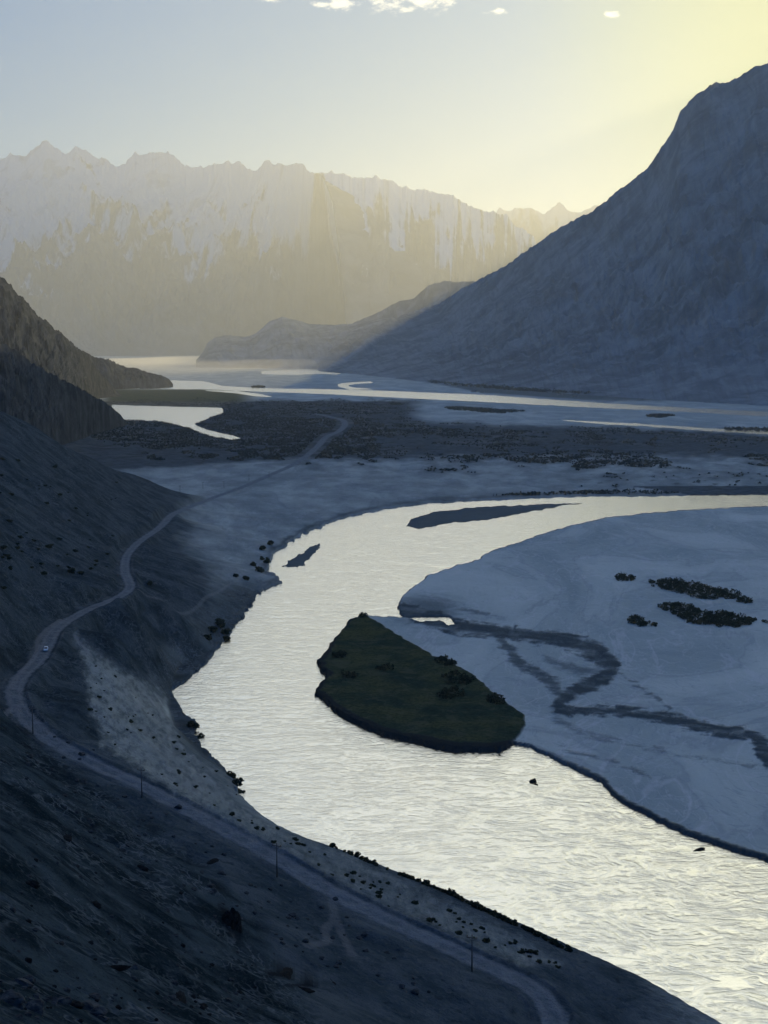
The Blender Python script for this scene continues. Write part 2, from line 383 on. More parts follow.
# spot heights (survey): px, py, z   |   map coordinates
CP = [at(*p) for p in ROAD[:-6]]
CP += [at(px, py, z) for px, py, z in [
    # terrace on the river side of the road
    (75, 640, 46), (100, 665, 43), (128, 690, 33), (152, 718, 21), (172, 724, 10), (90, 700, 48), (70, 715, 50.5), (110, 735, 43), (140, 745, 36), (170, 760, 26), (150, 770, 38), (200, 790, 22), (222, 805, 19), (185, 745, 12), (205, 768, 12), (228, 790, 10),
    (240, 815, 20), (270, 830, 20), (300, 838, 18), (350, 859, 18.5), (400, 881, 20), (450, 905, 21), (500, 932, 21), (570, 965, 19.5), (640, 990, 15), (700, 1012, 10), (320, 860, 26), (400, 900, 26), (470, 935, 25), (540, 970, 23),
    (600, 1000, 18), (620, 1030, 16),
    # bluff above the first bend
    (140, 620, 35), (128, 650, 36), (158, 664, 13), (175, 615, 23), (198, 632, 9), (205, 598, 15), (160, 575, 29), (185, 565, 20), (225, 580, 8), (186, 652, 5), (172, 670, 4), (245, 590, 3.5), (258, 575, 3.5), (150, 698, 17), (145, 684, 20), (165, 706, 5), (225, 610, 7),
    # plain below the bend
    (170, 548, 16), (200, 545, 8), (230, 555, 5), (225, 520, 4.5), (260, 520, 3.5), (300, 500, 3), (200, 522, 6), (350, 490, 3), (450, 490, 3), (260, 545, 3.5), (200, 575, 15),
    # below the road, inland apron and the foot of the scree
    (30, 745, 54), (80, 775, 51), (130, 800, 47), (180, 830, 43), (240, 865, 40), (280, 900, 38.5), (330, 930, 36.5), (400, 960, 33), (460, 990, 30), (510, 1020, 27), (300, 980, 42), (380, 1010, 38), (440, 1035, 33), (350, 970, 38), (300, 935, 40),
    # steep scree below the viewpoint
    (0, 720, 62), (0, 760, 75), (60, 800, 64), (0, 820, 88), (60, 860, 80), (120, 860, 62), (180, 890, 55), (120, 930, 80), (220, 950, 57), (0, 900, 104), (60, 930, 98), (0, 960, 120), (60, 985, 116), (140, 990, 99), (200, 1000, 84), (240, 1015, 70), (0, 1010, 133), (80, 1030, 130), (180, 1035, 100),
    (-120, 760, 95), (-120, 880, 125), (-120, 980, 143),
    # hillside left of the road
    (0, 640, 59), (-60, 660, 75), (0, 600, 66), (40, 610, 52), (60, 580, 50), (20, 560, 62), (0, 540, 71), (60, 530, 55), (90, 560, 43), (100, 520, 46), (0, 500, 80), (50, 490, 70), (130, 500, 37), (0, 450, 98), (60, 460, 74), (110, 485, 48), (150, 495, 26), (-80, 560, 95), (-80, 480, 120), (-80, 430, 130),
]]
CP += [atd(0, 413, 1120), atd(40, 430, 1190), atd(90, 458, 1300), atd(140, 477, 1390), atd(175, 492, 1460), atd(-60, 395, 1060), atd(-150, 380, 980)]
CP += [(-225, 1500, 6), (-290, 1450, 25), (-330, 1400, 50), (-420, 1380, 70), (-330, 1700, 3), (-500, 1600, 30), (-700, 1500, 90), (-230, 1750, 3), (-100, 1750, 3), (0, 1750, 3)]
CP += [(0, 0, 168.2), (0, -60, 190), (0, -250, 260), (-60, 0, 172), (-150, 0, 205), (-300, 50, 260), (-400, 300, 240), (-420, 600, 190), (-500, 900, 190), (-650, 1200, 200), (0, 14, 161), (-8, 40, 144), (0, 90, 113), (0, 150, 84), (30, 200, 56), (-20, 55, 140),
       (40, 0, 160), (60, 60, 118), (90, 120, 70), (110, 190, 30), (90, 240, 24), (120, 260, 10), (180, 150, 12), (160, 60, 70), (250, 60, 15), (120, -80, 165), (300, -100, 60), (200, 0, 80), (380, 0, 5), (0, -600, 380), (-600, -300, 450), (-900, 600, 380), (-1000, 1200, 400), (500, -300, 60)]
CP = np.array(CP, float)
_c2 = 16.0 ** 2
_D = np.sqrt(((CP[:, None, :2] - CP[None, :, :2]) ** 2).sum(-1) + _c2)
_zm = CP[:, 2].mean()
_W = np.linalg.solve(_D + np.eye(len(CP)) * -0.5, CP[:, 2] - _zm)

def rbf(x, y):
    out = np.zeros(x.shape)
    for k in range(0, len(x), 60000):
        s = slice(k, k + 60000)
        d = np.sqrt((x[s, None] - CP[None, :, 0]) ** 2 + (y[s, None] - CP[None, :, 1]) ** 2 + _c2)
        out[s] = d @ _W + _zm
    return out

def valley(x, y):
    """height and cover of the valley ground at map coordinates x, y (1-D arrays)"""
    gx, gy = plan_px(x, y, 0.0)
    front = y > 120
    gx = np.where(front, gx, 0); gy = np.where(front, gy, 2500)
    # natural wobble of every outline
    wx = fbm(gx / 9, gy / 4.0, 4, 3) * 2.6; wy = fbm(gx / 10, gy / 4.5, 4, 9) * 1.3 * sstep(360, 480, gy)
    jag = np.where(gx < 330, 1.0, 0.35) * sstep(420, 560, gy); wx = wx + fbm(gx / 14, gy / 9, 6, 13, .65) * 7 * jag; wy = wy + fbm(gx / 12, gy / 9, 6, 19, .65) * 5 * jag
    qx, qy = gx + wx, gy + wy
    dw = np.full(x.shape, -40.0)
    for W in WATERS: dw = np.maximum(dw, poly_sd(W, qx, qy))
    dbar = np.maximum(poly_sd(BAR1, qx, qy), poly_sd(BAR2, qx, qy))
    disl = poly_sd(ISLAND, gx + wx * 0.8, gy + wy * 0.8)
    # which side of the river
    LAND = LEFT_SHORE[4:] + [(1500, 4000), (-3000, 4000), (-3000, 480), (500, 470)]
    dl = poly_sd(LAND, qx, qy, 60.0)
    left = (dl > 0) | ~front | (y < 250) | (gy < 488)
    zr = np.zeros(x.shape); near = y < 2300
    zr[near] = rbf(x[near], y[near])
    plain = 2.2 + fbm(x / 160, y / 160, 4, 21) * 0.9
    wn = sstep(1950, 1600, y) * np.where(left, 1, 0) * np.where(gy < 488, sstep(300, 60, x), 1)
    wl = sstep(1.0, 14.0, dl); wl = np.where(gy > 470, 1.0, wl)
    rough = fbm(x / 26, y / 26, 6, 31); rr = ridged(x / 34 + rough * .3, y / 34, 5, 41)
    hillf = sstep(4, 40, zr)
    zr2 = np.maximum(zr, 1.5 + 0.4 * rough) + hillf * (rough * 2.0 + (rr - .5) * 1.8) * sstep(0, 60, y + 20)
    z = plain * (1 - wn) + zr2 * wn
    # sand plain right of the river: low and flat
    sandz = 1.35 + fbm(x / 60, y / 60, 4, 51) * 0.28
    right = ~left & (gy > 496)
    z = np.where(right, sandz, z)
    # scrub plain: hummocks
    hum = sstep(398, 405, gy) * sstep(500, 470, gy) * front
    z = z + hum * fbm(x / 45, y / 70, 5, 61) * 2.6 * sstep(60, 200, y)
    # road bed
    dr, rz = line_dist(ROAD_W, x, y, 60.0)
    wr = sstep(10.0, 4.0, dr) * left
    z = z * (1 - wr) + rz * wr - 0.2 * sstep(4.6, 3.0, dr) * left
    berm = np.exp(-((dr - 4.4) / 0.7) ** 2) * 0.4 * np.clip(.6 + 1.5 * fbm(x / 18, y / 18, 3, 171), 0, 1.3) * left * sstep(1200, 900, y); z += berm
    # island
    isl = sstep(-0.6, 1.2, disl)
    z = np.where(disl > -1, np.maximum(z * (1 - isl), 0) + isl * (2.3 + fbm(x / 22, y / 22, 4, 71) * 0.9), z)
    # rivers, lake
    cut = sstep(-1.1, 0.5, dw) * front * (disl < 0.2)
    cut = np.where(left & (gy > 800), sstep(-7.5, 1.0, dw), cut)
    z = z * (1 - cut) - 1.6 * cut
    bar = sstep(-0.5, 1.0, dbar); z = z * (1 - bar) + bar * (0.35 + 0.15 * rough)
    # ---------------- cover
    land = 1 - sstep(-0.5, 0.5, dw)
    n1 = fbm(gx / 30, gy / 7, 5, 81); n2 = fbm(gx / 12, gy / 3, 4, 91)
    veg = sstep(398, 403, gy + n1 * 7 + (gx > 380) * -0.0) * sstep(474, 452, gy + n1 * 26 - (gx - 384) * 0.035)
    far_sand = sstep(400, 430, gx) * sstep(0, 6, (gy - 398) - 0.0) * sstep(433 + (0), 424, gy - (gx - 600) * 0.03 + n1 * 5)
    veg = veg * (1 - far_sand * 0.95)
    pat = fbm(x / 130, y / 210, 6, 160, .62)
    veg = veg * sstep(-0.22, 0.22, pat + n2 * .35 + 0.02 + 0.22 * sstep(450, 250, gx) - 0.12 * sstep(560, 760, gx) * sstep(425, 450, gy))
    veg = np.maximum(veg, 0.8 * sstep(0.22, 0.4, n2) * sstep(470, 478, gy) * sstep(500, 490, gy) * sstep(520, 620, gx))
    veg = np.where(left & (gy > 392) & (gy < 500) | (gy < 500), veg, 0)
    # vegetated bank right below the scrub plain, above the bend
    bank = np.exp(-((dw + 3.0) / 2.2) ** 2) * left * sstep(480, 492, gy) * sstep(640, 560, gy)
    veg = np.maximum(veg, bank * 0.85)
    pale = np.where(right, 1.0, 0.0)
    plainpale = sstep(452, 466, gy + n1 * 8) * sstep(0.26, -0.1, hillf + n2 * .12) * left
    pale = np.maximum(pale, plainpale * (0.62 + 0.36 * sstep(-.3, .4, n1 + .6 * n2)))
    pale = np.where((gy < 402), 0.95, pale); nb = np.interp(gx, [400, 440, 484, 584, 684, 768, 1500], [380, 386, 394, 401, 407, 411, 447]); north = sstep(0.5, -1.5, gy - nb) * sstep(400, 470, gx) * front; pale = pale * (1 - .85 * north); pale = np.maximum(pale, far_sand * 0.9)
    # pale eroded silt cone between road and river
    gpx, gpy = plan_px(x, y, z)
    cone = poly_sd([(72, 634), (95, 655), (118, 668), (150, 690), (166, 706), (176, 740), (200, 768), (236, 806), (262, 822), (330, 850), (400, 882), (470, 915), (560, 966), (520, 966), (440, 930), (360, 892), (280, 850), (215, 815), (150, 775), (105, 745), (90, 700), (88, 670)], gpx + rough * 6, gpy + rr * 4, 40.0)
    cm = sstep(-12, 8, (cone + 10 * fbm(gpx / 12, gpy / 8, 6, 150, .68)) * 1.6) * left * front * (0.72 + 1.1 * fbm(gpx / 7 - gpy / 14, gpy / 9 + gpx / 30, 7, 151, .72) + .25 * (rr - .5))
    cm = cm * (1 - 0.35 * sstep(800, 860, gpy)) * sstep(1.0, 4.0, z + 2 * (gpy > 800))
    pale = np.maximum(pale, np.clip(cm, 0, 0.8) * 0.62)
    pale = pale * (1 - isl) * (1 - 0 * gx)
    ux = qx + fbm(gx / 18, gy / 9, 4, 200) * 5; uy = qy + fbm(gx / 16, gy / 8, 4, 201) * 3
    stk = fbm((gx + gy * .6) / 26 + fbm(gx / 30, gy / 12, 3, 140) * 1.5, (gy - gx * .12) / 5.0, 6, 141, .6)
    def arm(pts, k=1.0, soft=1.8):
        d, wd = line_dist(smooth_line(pts, 5), ux, uy, 40.0); wd = wd * k * 1.3 + stk * 7
        return sstep(wd + soft * 1.5, wd - soft * 1.5, d)
    wet = arm([(400, 611, 5), (425, 617, 7), (450, 627, 6), (483, 632, 5), (520, 636, 4.5), (544, 639, 5), (575, 645, 6), (598, 656, 7), (611, 668, 6), (603, 681, 5), (585, 689, 5), (568, 697, 5), (560, 706, 5), (564, 713, 3.5), (600, 712, 3), (641, 717, 3.5), (680, 724, 4), (714, 733, 3.6), (742, 736, 4), (760, 744, 5), (780, 765, 9), (900, 800, 8)])
    wet = np.maximum(wet, 0.75 * arm([(500, 640, 3), (509, 652, 3.5), (522, 666, 3), (540, 678, 3), (556, 690, 4), (562, 700, 4)]))
    wet = np.maximum(wet, 0.5 * arm([(545, 660, 1), (562, 668, 2.5), (580, 672, 3), (600, 672, 2)], 1, 3))
    wet = np.maximum(wet, 0.4 * arm([(556, 712, 3), (560, 724, 2), (585, 736, 1), (620, 742, .3)], 1, 2.5))
    wet = np.maximum(wet, 0.45 * arm([(440, 608, .5), (470, 612, 1), (505, 622, .3)], 1, 1.5)); wet = np.maximum(wet, 0.5 * arm([(614, 672, .3), (650, 696, .6), (690, 722, .8), (740, 735, 1)], 1, 1.2))
    wet = np.maximum(wet, 0.4 * arm([(560, 780 - 30, .3), (610, 765, .8), (650, 778, .3)], 1, 1.5)); wet = np.maximum(wet, 0.35 * arm([(600, 742, .3), (680, 757, .8), (768, 772, .4)], 1, 1.5))
    wet = wet * np.clip(0.85 + stk * .9, 0.35, 1) * right
    wet = np.maximum(wet, 0.5 * sstep(20 + 14 * stk, 4, np.hypot((gx - 426) / 2.3, (gy - 612))) * right)
    wet_shade_edge = sstep(-5.0, -2.0, dw + n2 * 1.5) * right * sstep(735, 790, gy)  # wet bank edge; the ledge's shadow is painted into the same dark band
    wet = np.maximum(wet, wet_shade_edge); wet = np.maximum(wet, sstep(-2.0, -0.6, dw) * right * 0.9)
    bars = sstep(-1, 0.5, dbar) ; pale = pale * (1 - 0.75 * np.clip(wet, 0, 1)); wet = np.maximum(wet, bars * (0.55 + 0.4 * n1)); pale = np.where(bars > .3, 0.55, pale)
    rdn = fbm(x / 5, y / 5, 4, 170) * 1.1; rww = 1 + np.clip(y - 900, 0, 3000) / 1400
    road = sstep(3.5, 2.4, (dr + rdn) / rww) * left * (0.6 + 0.4 * sstep(0, 400, 900 - np.abs(gpy - 700)))
    wheel = np.exp(-((dr - 1.7) / 0.55) ** 2) * 0.55 * left
    tracks = np.zeros(x.shape)
    for i, T in enumerate(TRACKS_W):
        dt, _ = line_dist(T, x, y, 20.0); tracks = np.maximum(tracks, sstep(1.6, 0.5, dt) * (0.55 if i > 2 else 0.32))
    tracks = np.maximum(tracks, wheel * sstep(1600, 500, y)); tracks *= left
    tracks = np.maximum(tracks, np.clip(berm, 0, .5) * 0.5)
    grass = isl * sstep(0.0, 3.0, disl + 4.5 * n2 + 1.0)
    meadow = sstep(388, 392, gy) * sstep(404, 401, gy) * sstep(260, 230, gx) * sstep(100, 115, gx)
    grass = np.maximum(grass, meadow * 0.9); pale = pale * (1 - meadow)
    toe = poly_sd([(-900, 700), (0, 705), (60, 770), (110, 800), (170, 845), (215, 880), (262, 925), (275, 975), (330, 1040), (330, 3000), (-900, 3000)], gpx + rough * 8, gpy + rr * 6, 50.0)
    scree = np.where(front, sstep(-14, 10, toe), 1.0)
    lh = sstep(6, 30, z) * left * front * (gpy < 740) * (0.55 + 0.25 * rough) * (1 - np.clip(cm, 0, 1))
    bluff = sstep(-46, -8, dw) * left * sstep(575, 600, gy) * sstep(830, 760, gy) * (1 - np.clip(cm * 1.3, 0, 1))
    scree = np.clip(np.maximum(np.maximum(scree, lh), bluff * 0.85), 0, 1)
    # hollows of dark bare rock on the slope
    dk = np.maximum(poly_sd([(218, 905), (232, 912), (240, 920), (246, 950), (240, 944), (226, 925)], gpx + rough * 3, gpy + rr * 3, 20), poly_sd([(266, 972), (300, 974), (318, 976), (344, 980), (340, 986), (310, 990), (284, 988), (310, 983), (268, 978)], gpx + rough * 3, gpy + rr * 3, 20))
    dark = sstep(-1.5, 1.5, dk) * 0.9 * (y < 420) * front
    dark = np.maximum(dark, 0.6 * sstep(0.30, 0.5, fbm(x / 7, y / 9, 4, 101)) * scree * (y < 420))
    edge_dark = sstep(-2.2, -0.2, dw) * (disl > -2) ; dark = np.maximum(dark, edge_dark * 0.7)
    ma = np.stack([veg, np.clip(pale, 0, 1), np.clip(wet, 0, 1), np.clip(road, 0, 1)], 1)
    mb = np.stack([grass, scree, np.clip(tracks, 0, 1), np.clip(dark, 0, 1)], 1)
    return z, ma, mb, veg

# ------------------------------------------------------------------ ground sheet
gyr = np.concatenate([np.arange(347.2, 500, 0.42), np.arange(500, 1200, 0.8)])
yr = F * HC / (gyr - 345.0)           # approximate depths
yr = yr[yr > 262]
ys = np.concatenate([[90000, 75000], np.sort(yr)[::-1], np.arange(261.5, -20, -0.75), np.arange(-24, -400, -8.0), [-450, -600, -900]])
uc = np.arange(-0.33, 0.3301, 0.00078)
uo = 0.33 + np.cumsum(np.linspace(0.001, 0.012, 62))
us = np.concatenate([-uo[::-1], uc, uo])
scl = np.maximum(ys, 0) + 14.0 + 40.0 * np.exp(-np.maximum(ys, 0) / 60.0)
X = (us[None, :] * scl[:, None]); Y = np.repeat(ys[:, None], len(us), 1)
xf, yf = X.ravel(), Y.ravel()
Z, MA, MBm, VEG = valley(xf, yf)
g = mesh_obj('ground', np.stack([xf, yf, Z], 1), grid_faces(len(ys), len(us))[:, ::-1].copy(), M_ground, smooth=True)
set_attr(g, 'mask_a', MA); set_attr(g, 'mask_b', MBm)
tag(g, 'dark stony slopes, pale silt flats and scrub plain of the valley floor', 'ground', kind='structure')
print('ground verts', len(xf))
_Zg = Z.reshape(X.shape)

def ground_z(x, y):
    z, *_ = valley(np.array([x], float), np.array([y], float)); return float(z[0])

def ground_many(x, y): return valley(np.asarray(x, float), np.asarray(y, float))[0]

# the spot a line of sight meets the ground, from the finished height map
def hit(px, py, zmin=-1, zmax=175):
    zs = np.linspace(zmax, zmin, 700)
    P = np.array([at(px, py, z) for z in zs])
    ok = P[:, 1] < 60000; P = P[ok]
    if len(P) == 0: return at(px, py, 0)
    gz = ground_many(P[:, 0], P[:, 1]); below = np.nonzero(P[:, 2] <= gz)[0]
    i = below[0] if len(below) else len(P) - 1
    return (P[i, 0], P[i, 1], float(gz[i]))

# ------------------------------------------------------------------ water sheet
wy = np.concatenate([[60000, 30000, 15000], np.arange(9000, 2000, -500), np.arange(2000, 150, -50)])
wu = np.linspace(-0.7, 1.1, 30)
WX = wu[None, :] * (wy[:, None] + 100); WY = np.repeat(wy[:, None], len(wu), 1)
w = mesh_obj('river_water', np.stack([WX.ravel(), WY.ravel(), np.zeros(WX.size)], 1), grid_faces(len(wy), len(wu))[:, ::-1].copy(), M_water)
tag(w, 'silvery silty river water bending through the valley', 'water', kind='structure')

# ------------------------------------------------------------------ mountains
def interp_line(pts, s):
    pts = np.array(pts, float); return np.stack([np.interp(s, pts[:, 0], pts[:, k]) for k in range(pts.shape[1])], 1)

def mountain(name, ridge, foot, n_s, n_v, mat, label, prof=1.4, amp=0.12, fs=900.0, seed=0, snow=None, sil=3.0, iso=0.5, back=1.0, crag=0.0, shear=0.45, tp=0.72, e0=0.35, gst=2.2):
    """ridge: (px, py, depth); foot: (px, py) on the valley floor"""
    s = np.linspace(ridge[0][0], ridge[-1][0], n_s)
    Rg = interp_line(ridge, s); Ft = interp_line(foot, s)
    Rw = np.array([atd(s[i], Rg[i, 1], Rg[i, 2]) for i in range(n_s)])
    Fw = np.array([at(s[i], Ft[i, 1], 0.0) for i in range(n_s)])
    H = Rw[:, 2]
    nb = max(8, n_v // 4)
    v = np.concatenate([np.linspace(0, 1, n_v), 1 + np.linspace(0, 1, nb)[1:]])
    VX = np.zeros((len(v), n_s)); VY = VX.copy(); VZ = VX.copy(); T = VX.copy()
    along = np.concatenate([[0], np.cumsum(np.hypot(np.diff(Rw[:, 0]), np.diff(Rw[:, 1])))])
    dirv = Rw[:, :2] - Fw[:, :2]; L = np.hypot(dirv[:, 0], dirv[:, 1]); dirn = dirv / L[:, None]
    for j, t in enumerate(v):
        if t <= 1:
            p = Fw[:, :2] + dirv * t; hz = H * (0.35 * t + 0.65 * t ** prof) if prof > 1 else H * t ** prof
        else:
            tb = t - 1; p = Rw[:, :2] + dirn * (H * 1.6 * tb * back)[:, None]; hz = H * (1 - tb) ** 0.9 - 3 * tb
        VX[j] = p[:, 0]; VY[j] = p[:, 1]; VZ[j] = hz; T[j] = t
    AL = np.repeat(along[None, :], len(v), 0)
    DS = np.clip(T, 0, 1) * L[None, :]
    wob = fbm(VX / (fs * 1.7), VY / (fs * 1.7), 4, seed + 5)
    g1 = ridged((AL + shear * DS) / fs + wob * 0.9, DS / (fs * gst) + wob * 0.6, 8, seed, 0.6); g2 = ridged((AL - shear * 0.8 * DS) / (fs * .8) + wob, DS / (fs * gst * .8), 7, seed + 3, 0.6)
    gul = np.maximum(g1, g2 * 0.9) * 0.6 + 0.4 * g1 * g2 * 2            # spurs and gullies run downslope
    isn = fbm(VX / (fs * 0.45), VY / (fs * 0.45), 8, seed + 12, 0.6)
    env = np.clip(T, 0, 1); envf = sstep(0.0, e0, env) * (1 - 0.985 * sstep(tp, 1.0, T) * (T <= 1)) * np.where(T > 1, 0.25 * sstep(1, 1.15, T), 1)
    HH = H[None, :]
    dz = HH * amp * ((gul - 0.45) + iso * isn) * envf
    VZ = VZ + dz
    if crag > 0: VZ += HH * crag * (ridged(VX / (fs * .22), VY / (fs * .22), 5, seed + 20) - .5) * sstep(0.05, .3, env) * np.where(T > 0.93, 0.25, 1)
    edge = sil * (ridged(AL / (fs * 0.28), AL * 0 + 3.3, 6, seed + 30, 0.6) - .52) * sstep(0.85, 1.0, T) * sstep(1.3, 1.0, T)
    VZ += edge * np.minimum(1, HH / 100)
    e2 = sstep(0, 0.02, T / 2) ; VZ = VZ * 1.0 - 4.0 * (T < 0.001) - 6 * (T > 1.99)
    o = mesh_obj(name, np.stack([VX.ravel(), VY.ravel(), VZ.ravel()], 1), grid_faces(len(v), n_s), mat, smooth=True)
    sn = np.zeros(VX.shape)
    if snow:
        sn = sstep(-0.55, 0.6, (VZ - snow[0]) / snow[1] + (0.5 - gul) * 2.6 + isn * 1.1 + (fbm((AL + 1.3 * DS) / (fs * .16), (AL - 1.6 * DS) / (fs * .5), 6, 300, .65) + fbm((AL - 1.4 * DS) / (fs * .16), (AL + 1.6 * DS) / (fs * .5), 6, 301, .65)) * 1.1)
    deb = sstep(0.42, 0.25, gul) * sstep(0.95, 0.5, env) * 0.3 + 0.12 * sstep(0.3, 0.05, env)
    vg = np.zeros(VX.shape)
    set_attr(o, 'flow', np.stack([(AL + .35 * shear * DS).ravel() / 1000, DS.ravel() / 1000, np.full(VX.size, seed * 3.7), np.ones(VX.size)], 1))
    set_attr(o, 'mask_a', np.stack([sn.ravel(), deb.ravel(), vg.ravel(), np.ones(VX.size)], 1))
    tag(o, label, 'mountain', kind='structure')
    return o

far_r = [(-420, 190), (-330, 150), (-240, 175), (-160, 140), (-90, 168), (-40, 160), (0, 157), (20, 154), (35, 150), (45, 143), (55, 145), (65, 151), (78, 148), (85, 147), (92, 152), (102, 160), (115, 165), (125, 162), (135, 156), (150, 154), (167, 154), (175, 159), (185, 169), (200, 168), (215, 166), (227, 162), (238, 165), (250, 168), (260, 167), (270, 161), (285, 162), (300, 164), (307, 170), (325, 171), (340, 176), (360, 176), (372, 177), (384, 181), (399, 187), (414, 192), (434, 192), (459, 197), (479, 206), (489, 210), (504, 214), (534, 240), (570, 290), (620, 335), (700, 352)]
mountain('snow_mountain_range', [(a, b, 24000 - (a - 0) * 2) for a, b in far_r], [(-420, 357), (200, 356), (450, 354), (700, 350)], 1500, 420, M_far,
         'hazy snow streaked mountain range closing the far end of the valley', prof=1.6, amp=0.2, fs=2000, seed=2, snow=(1750, 900, 0), sil=210, iso=1.1, shear=1.2, gst=0.9)
pk = [(330, 340), (400, 320), (470, 250), (490, 222), (499, 211), (514, 208), (529, 206), (544, 212), (559, 205), (569, 211), (581, 210), (596, 202), (606, 207), (640, 235), (700, 290), (760, 335), (900, 350), (1100, 354)]
mountain('distant_peaks', [(a, b, 30000) for a, b in pk], [(330, 353), (1100, 353)], 420, 120, M_far, 'row of small pointed peaks faint in the yellow haze', prof=1.6, amp=0.25, fs=2400, seed=14, snow=(2200, 800, 0), sil=230, shear=.6)
mountain('middle_hill', [(290, 358, 12600), (330, 336, 12600), (355, 322, 12600), (380, 311, 12432), (400, 301, 12264), (414, 298, 12180), (429, 285, 12012), (444, 281, 11928), (464, 282, 11760), (484, 281, 11650), (520, 300, 11600), (600, 330, 11500), (720, 358, 11400)], [(290, 365), (720, 366)], 260, 110, M_big, 'pale hill rising behind the toe of the right mountain', prof=1.5, amp=0.25, fs=1200, seed=22, sil=18)
mountain('low_spur_hill', [(196, 360, 11664), (203, 352, 11772), (208, 342, 11826), (216, 337, 11880), (230, 335, 11880), (245, 337, 11880), (255, 334, 11772), (262, 328, 11772), (270, 321, 11772), (282, 317, 11664), (295, 320, 11556), (310, 324, 11448), (330, 325, 11340), (350, 324, 11124), (384, 318, 10800), (430, 315, 10800), (480, 318, 10584), (560, 350, 10368)],
         [(196, 368), (300, 369), (560, 378)], 260, 90, M_big, 'low rounded spur jutting into the sunlit haze', prof=0.8, amp=0.2, fs=600, seed=33, sil=10)
bigr = [(318, 366, 9800), (345, 351, 9600), (365, 333, 9300), (384, 322, 9000), (414, 311, 8600), (439, 304, 8200), (459, 290, 7900), (484, 277, 7550), (504, 267, 7300), (534, 245, 7000), (564, 225, 6700), (584, 215, 6550), (599, 207, 6450), (619, 190, 6300), (644, 172, 6150), (659, 152, 6050), (674, 127, 5950), (681, 110, 5900), (690, 100, 5850), (704, 90, 5800), (716, 82, 5750), (729, 81, 5700), (744, 74, 5650), (756, 66, 5600), (768, 64, 5550), (800, 45, 5450), (850, 5, 5300), (900, -40, 5150), (1000, -80, 4900), (1150, -60, 4600), (1300, 0, 4300), (1500, 60, 4000)]
bigf = [(318, 371), (384, 378), (450, 386), (520, 391), (600, 397), (700, 403), (768, 407), (1000, 423), (1500, 452)]
bigr = [(a, b, c * (1 + 0.25 * float(sstep(318, 450, a)))) for a, b, c in bigr]
mountain('right_mountain', bigr, bigf, 900, 420, M_big, 'huge shaded mountainside sweeping up on the right', prof=2.6, amp=0.13, fs=480, seed=44, sil=26, iso=0.2, crag=0.02, tp=0.55, e0=0.75, shear=.5, gst=4.5)
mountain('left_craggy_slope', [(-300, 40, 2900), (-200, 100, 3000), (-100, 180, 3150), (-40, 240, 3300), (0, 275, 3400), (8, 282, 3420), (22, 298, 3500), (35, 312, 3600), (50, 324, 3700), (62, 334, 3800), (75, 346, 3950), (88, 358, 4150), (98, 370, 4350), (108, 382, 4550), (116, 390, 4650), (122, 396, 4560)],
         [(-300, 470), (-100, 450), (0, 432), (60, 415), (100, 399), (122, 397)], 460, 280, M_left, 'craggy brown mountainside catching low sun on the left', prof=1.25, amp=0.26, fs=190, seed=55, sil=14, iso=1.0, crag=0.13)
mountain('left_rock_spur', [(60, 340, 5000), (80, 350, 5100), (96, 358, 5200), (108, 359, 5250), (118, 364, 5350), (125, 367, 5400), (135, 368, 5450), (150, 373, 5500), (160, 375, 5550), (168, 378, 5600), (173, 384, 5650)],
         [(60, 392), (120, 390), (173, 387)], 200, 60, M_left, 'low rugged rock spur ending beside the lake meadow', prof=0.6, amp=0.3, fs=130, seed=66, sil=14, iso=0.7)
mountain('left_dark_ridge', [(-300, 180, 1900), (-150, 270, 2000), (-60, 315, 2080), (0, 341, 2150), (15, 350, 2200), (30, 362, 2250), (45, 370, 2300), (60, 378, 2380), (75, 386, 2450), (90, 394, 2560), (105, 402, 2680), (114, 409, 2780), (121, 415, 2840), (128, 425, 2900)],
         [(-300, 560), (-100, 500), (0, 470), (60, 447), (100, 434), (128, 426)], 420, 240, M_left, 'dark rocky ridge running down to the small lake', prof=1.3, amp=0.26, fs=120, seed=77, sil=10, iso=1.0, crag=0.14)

# ------------------------------------------------------------------ foliage meshes
def leaf_cloud(centers, radii, n_per, size, seed=0):
    """tri leaves spread through ellipsoids; returns verts, faces"""
    r = np.random.default_rng(seed)
    C = np.repeat(np.asarray(centers, float), n_per, 0); Rr = np.repeat(np.asarray(radii, float), n_per, 0)
    d = r.normal(size=C.shape); d /= np.linalg.norm(d, axis=1, keepdims=True)
    rad = r.uniform(0.35, 1.0, (len(C), 1)) ** 0.5 * r.uniform(0.8, 1.15, (len(C), 1))
    P = C + d * rad * Rr
    a = r.normal(size=P.shape); a /= np.linalg.norm(a, axis=1, keepdims=True)
    b = np.cross(a, r.normal(size=P.shape)); b /= np.linalg.norm(b, axis=1, keepdims=True)
    s = size * r.uniform(0.6, 1.4, (len(P), 1))
    V = np.stack([P - a * s, P + b * s * 0.7, P + a * s, P - b * s * 0.7], 1).reshape(-1, 3)
    Fc = np.arange(len(V)).reshape(-1, 4)
    return V, Fc

def shrub_mesh(seed, n=5, n_per=70, size=0.16):
    r = np.random.default_rng(seed)
    c = np.stack([r.uniform(-.45, .45, n), r.uniform(-.45, .45, n), r.uniform(.3, .75, n)], 1); rad = np.stack([r.uniform(.3, .5, n), r.uniform(.3, .5, n), r.uniform(.25, .5, n)], 1)
    return leaf_cloud(c, rad, n_per, size, seed)

